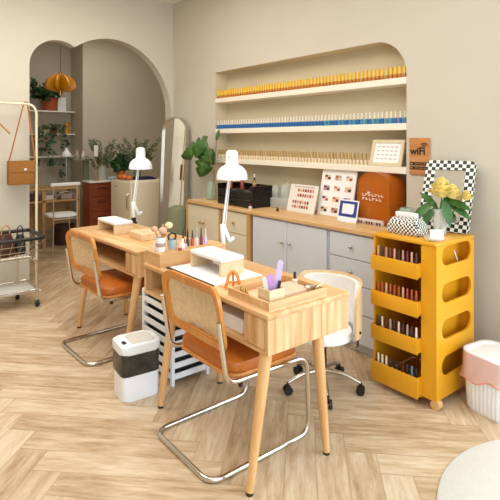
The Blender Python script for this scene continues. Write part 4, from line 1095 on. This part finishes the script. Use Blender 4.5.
bouquet('dried_branches', (2.78, 6.84, 0.925), 'dried olive branches in a pale vase on the teak chest', VP, 'glass', 26, 0.36, 0.30, 0.64, 0.042, 0.016, 30)
bouquet('dried_branches', (3.02, 6.22, 0.985), 'dried olive branches on the cream fridge, right of the other bunch', [(0, 0), (0.045, 0), (0.05, 0.01), (0.045, 0.12), (0.04, 0.12)], 'dusty', 40, 0.40, 0.20, 0.50, 0.040, 0.015, 32)
bouquet('leafy_plant', (2.79, 6.24, 0.985), 'bushy dark green plant between the two olive bunches', [(0, 0), (0.05, 0), (0.06, 0.1), (0.055, 0.1)], 'terracotta', 22, 0.14, 0.08, 0.26, 0.085, 0.05, 9, 'leaf_dark')
for k, (x, y, r, lab) in enumerate(((2.745, 6.14, 0.045, 'orange pumpkin, left one on the cream fridge'), (2.745, 6.02, 0.05, 'orange pumpkin, middle one on the cream fridge'), (2.76, 5.91, 0.042, 'orange pumpkin, right one on the cream fridge'))):
    t = thing('small_pumpkin', lab, 'pumpkin', (x, y, 0.985), 0, 'orange pumpkins on the fridge')
    MB().lathe([(0, 0.004), (r * 0.5, 0), (r, r * 0.5), (r * 0.9, r * 1.05), (r * 0.35, r * 1.3), (0, r * 1.2)], n=32, fn=lambda a: 1 + 0.06 * math.cos(a * 8)).build('pumpkin_body', 'orange', t)
    MB().cyl((0, 0, r * 1.15), (0.004, 0, r * 1.6), 0.006, 0.004, 8).build('pumpkin_stalk', 'stem', t)
t = thing('table_sign', 'small cream square sign on a stick in the back room', 'sign', (2.64, 6.73, 0.925))
MB().cyl((0, 0, 0), (0, 0, 0.36), 0.004, 0.004, 8).cyl((0, 0, 0), (0, 0, 0.012), 0.035, 0.035, 16).build('stick', 'brass', t)
MB().box(-0.03, 0.03, -0.008, 0.004, 0.34, 0.50, 0.004, 1).build('sign_plate', 'cap_white', t)
tag(MB().lathe([(0, 0), (0.07, 0), (0.08, 0.03), (0.05, 0.05), (0, 0.055)], n=14).build('soft_pouch', 'blue_grey', None, (2.90, 6.76, 0.925)), 'pale blue pouch on the marble top of the teak chest', 'pouch')

# desk, chair, lamp in the back room
t = thing('writing_desk', 'two-tier oak writing desk at the back room wall', 'desk', (1.72, 7.0, 0))
LX = 0.90
MB().box(-0.3, LX - 0.1, 0, 0.46, 0.805, 0.83, 0.003, 1).build('desktop', 'far_oak', t)
MB().box(-0.3, LX - 0.1, 0.02, 0.46, 0.635, 0.66, 0.003, 1).build('lower_board', 'far_oak', t)
for x in (-0.29, 0.28, LX - 0.15):
    for y in (0.02, 0.42): MB().box(x, x + 0.05, y, y + 0.035, 0, 0.805, 0.002, 1).build('leg', 'far_oak', t)
MB().box(-0.28, LX - 0.12, 0.44, 0.455, 0.2, 0.62).build('modesty_panel', 'far_oak', t)
for k, (x, w, h, mt, lab) in enumerate(((1.80, 0.12, 0.09, 'brown', 'brown box on the lower desk board, left one'), (2.02, 0.16, 0.07, 'cap_pale', 'pale box on the lower desk board'), (2.28, 0.16, 0.08, 'photo_grey', 'greyish box on the lower desk board, right one'))):
    tag(MB().box(0, w, 0, 0.18, 0, h, 0.004, 1).build('storage_box', mt, None, (x, 7.1, 0.66)), lab, 'box')
t = thing('tube_chair', 'cream padded tube chair at the back room desk', 'chair', (2.12, 6.62, 0))
MB().prism(rrect(0.37, 0.36, 0.09, 8), 0.50, 0.53, None, 0.010).build('seat', 'cushion_white', t)
MB().box(-0.19, 0.19, -0.21, -0.18, 0.905, 0.95, 0.013, 3).build('backrest', 'cushion_white', t)
for s_ in (-1, 1):
    MB().tube([(s_ * 0.15, -0.18, 0.92), (s_ * 0.15, -0.19, 0.50), (s_ * 0.16, -0.19, 0.0)], 0.008, 8).build('leg', 'steel', t)
    MB().tube([(s_ * 0.16, 0.14, 0.505), (s_ * 0.17, 0.16, 0.0)], 0.008, 8).build('leg', 'steel', t)
MB().tube([(-0.15, -0.19, 0.72), (-0.08, -0.215, 0.82), (0, -0.22, 0.84), (0.08, -0.215, 0.82), (0.15, -0.19, 0.72)], 0.007, 8).build('back_rail', 'steel', t)
MB().tube([(-0.16, -0.19, 0.48), (0.16, -0.19, 0.48)], 0.007, 8).build('seat_rail', 'steel', t)
t = thing('cone_lamp', 'small white cone lamp on the back room desk', 'lamp', (2.42, 7.3, 0.83))
MB().lathe([(0, 0), (0.05, 0), (0.05, 0.012), (0.008, 0.02), (0.006, 0.44), (0, 0.44)], n=16).build('lamp_stand', 'steel', t)
MB().lathe([(0.085, 0.43), (0.05, 0.49), (0.022, 0.52), (0.02, 0.55), (0, 0.555)], n=22).build('lamp_shade', 'white', t, None, 40, 0.002)
tag(MB().lathe([(0, 0), (0.13, 0), (0.15, 0.25), (0.15, 0.28), (0.13, 0.28), (0.12, 0.02), (0, 0.02)], n=20).build('floor_basket', 'brown', None, (2.35, 7.2, 0)), 'dark round basket on the floor under the writing desk', 'basket')
# wall shelves
for k, z in enumerate((1.955, 1.60, 1.25)):
    tag(MB().box(1.01, 2.73, 7.82, 8.05, z - 0.022, z, 0.002, 1).build('wall_shelf', 'shelf_white'), ('highest white wall shelf in the back room alcove', 'middle white wall shelf with a trailing plant', 'lowest white wall shelf in the back room alcove')[k], 'shelf')
t = thing('leafy_plant', 'dark bushy plant in a terracotta pot on the highest alcove shelf', 'plant', (2.36, 7.90, 1.955))
MB().lathe([(0, 0), (0.09, 0), (0.13, 0.2), (0.12, 0.2), (0.08, 0.02), (0, 0.02)], n=20).build('pot', 'terracotta', t)
a, b = MB(), MB(); branches(a, b, (-0.08, -0.08, 0.16), 20, 0.28, 0.02, 0.22, 0.13, 0.08, 5, (-0.3, -0.3, 0)); a.build('twigs', 'stem', t); b.build('foliage', 'leaf_dark', t, None, 60)
tag(MB().box(0, 0.13, 0, 0.02, 0, 0.22, 0.003, 1).build('white_print', 'paper', None, (2.49, 7.92, 1.955)), 'white print leaning at the right of the terracotta pot', 'picture')
def trailing(loc, label, trails, pot_mat):
    t = thing('trailing_plant', label, 'plant', loc)
    MB().lathe([(0, 0), (0.05, 0), (0.065, 0.1), (0.058, 0.1), (0.045, 0.015), (0, 0.015)], n=18).build('pot', pot_mat, t)
    a, b = MB(), MB()
    for dx, L in trails:
        P = [Vector((0, 0, 0.1)), Vector((dx * 0.5, -0.10, 0.14)), Vector((dx, -0.16, 0.05)), Vector((dx * 1.15, -0.165, -0.25 * L)), Vector((dx * 1.25, -0.165, -0.6 * L)), Vector((dx * 1.2, -0.165, -L))]
        a.tube(P, 0.0025, 5)
        for k in range(int(8 + 26 * L)):
            q = random.uniform(0, 0.999) * 5; i = int(q); p = P[i].lerp(P[i + 1], q - i)
            b.leaf(p, (random.uniform(-1, 1), random.uniform(-1, 0.0), random.uniform(-1, 0.4)), (0, -1, 0.6), random.uniform(0.05, 0.085), 0.05, 0.1, 0.2)
    a.build('vines', 'stem', t); b.build('foliage', 'leaf_dark', t, None, 60)
trailing((2.43, 7.93, 1.60), 'trailing green vine on the middle alcove shelf', ((-0.05, 0.55), (0.06, 0.75), (-0.2, 0.12), (0.12, 0.35)), 'terracotta')
trailing((2.22, 7.93, 1.60), 'shorter trailing vine, left on the middle alcove shelf', ((-0.08, 0.15), (0.06, 0.25), (0.12, 0.1)), 'dusty')
trailing((2.20, 7.93, 1.25), 'small trailing plant on the lowest alcove shelf', ((-0.06, 0.1), (0.1, 0.16)), 'dusty')
tag(MB().lathe([(0, 0), (0.045, 0), (0.045, 0.15), (0.03, 0.17), (0, 0.17)], n=16).build('amber_jar', 'amber_lamp', None, (2.63, 7.92, 1.60)), 'amber jar at the right of the middle alcove shelf', 'jar')
# small side shelf with a grey jar
t = thing('side_stand', 'slim grey green stand left of the olive branches', 'stand', (2.60, 7.22, 0))
MB().box(-0.13, 0.13, -0.10, 0.10, 1.20, 1.22, 0.003, 1).build('stand_top', 'dusty', t)
MB().box(0.04, 0.12, -0.02, 0.02, 0.02, 1.20, 0.003, 1).build('stand_post', 'dusty', t)
MB().box(-0.13, 0.13, -0.10, 0.10, 0, 0.02, 0.003, 1).build('stand_foot', 'dusty', t)
small_bottle('grey_jar', (2.54, 7.2, 1.22), 0.13, 0.035, 'photo_grey', 'photo_grey', 'greyish jar on the slim grey green stand')
small_bottle('white_jar', (2.63, 7.2, 1.22), 0.11, 0.03, 'cap_pale', 'cap_white', 'pale jar on the slim grey green stand')

# amber pendant
t = thing('pendant_lamp', 'amber scalloped pendant lamp hanging in the back room', 'lamp', (2.155, 6.75, 2.12))
MB().cyl((0, 0, 0.25), (0, 0, H - 2.12), 0.004, 0.004, 8).build('cord', 'brown', t)
for k in range(4):
    a = PI * k / 4 - YAW + 0.12
    o_ = [(0.205 * math.cos(q), 0.10 + (0.17 if math.sin(q) > 0 else 0.075) * math.sin(q)) for q in [2 * PI * i / 32 for i in range(32)]]
    o_ = [(x, z + (0.05 * math.exp(-(x / 0.03) ** 2) if z < 0.1 else 0)) for x, z in o_]
    MB().prism(o_, -0.012, 0.012, Matrix.Rotation(a, 4, 'Z') @ Matrix(((1, 0, 0, 0), (0, 0, -1, 0), (0, 1, 0, 0), (0, 0, 0, 1))), 0.004).build('shade_petal', 'amber_lamp', t, None, 30)
MB().cyl((0, 0, -0.02), (0, 0, 0.3), 0.018, 0.018, 12).build('lamp_core', 'brass', t)
# grey green pouf behind the mirror
tag(MB().lathe([(0, 0), (0.10, 0), (0.115, 0.05), (0.125, 0.45), (0.125, 0.70), (0.105, 0.765), (0.06, 0.785), (0, 0.79)], n=28).build('round_stool', 'dusty', None, (2.735, 4.645, 0)), 'tall round grey green upholstered stool left of the cream cabinets', 'stool')
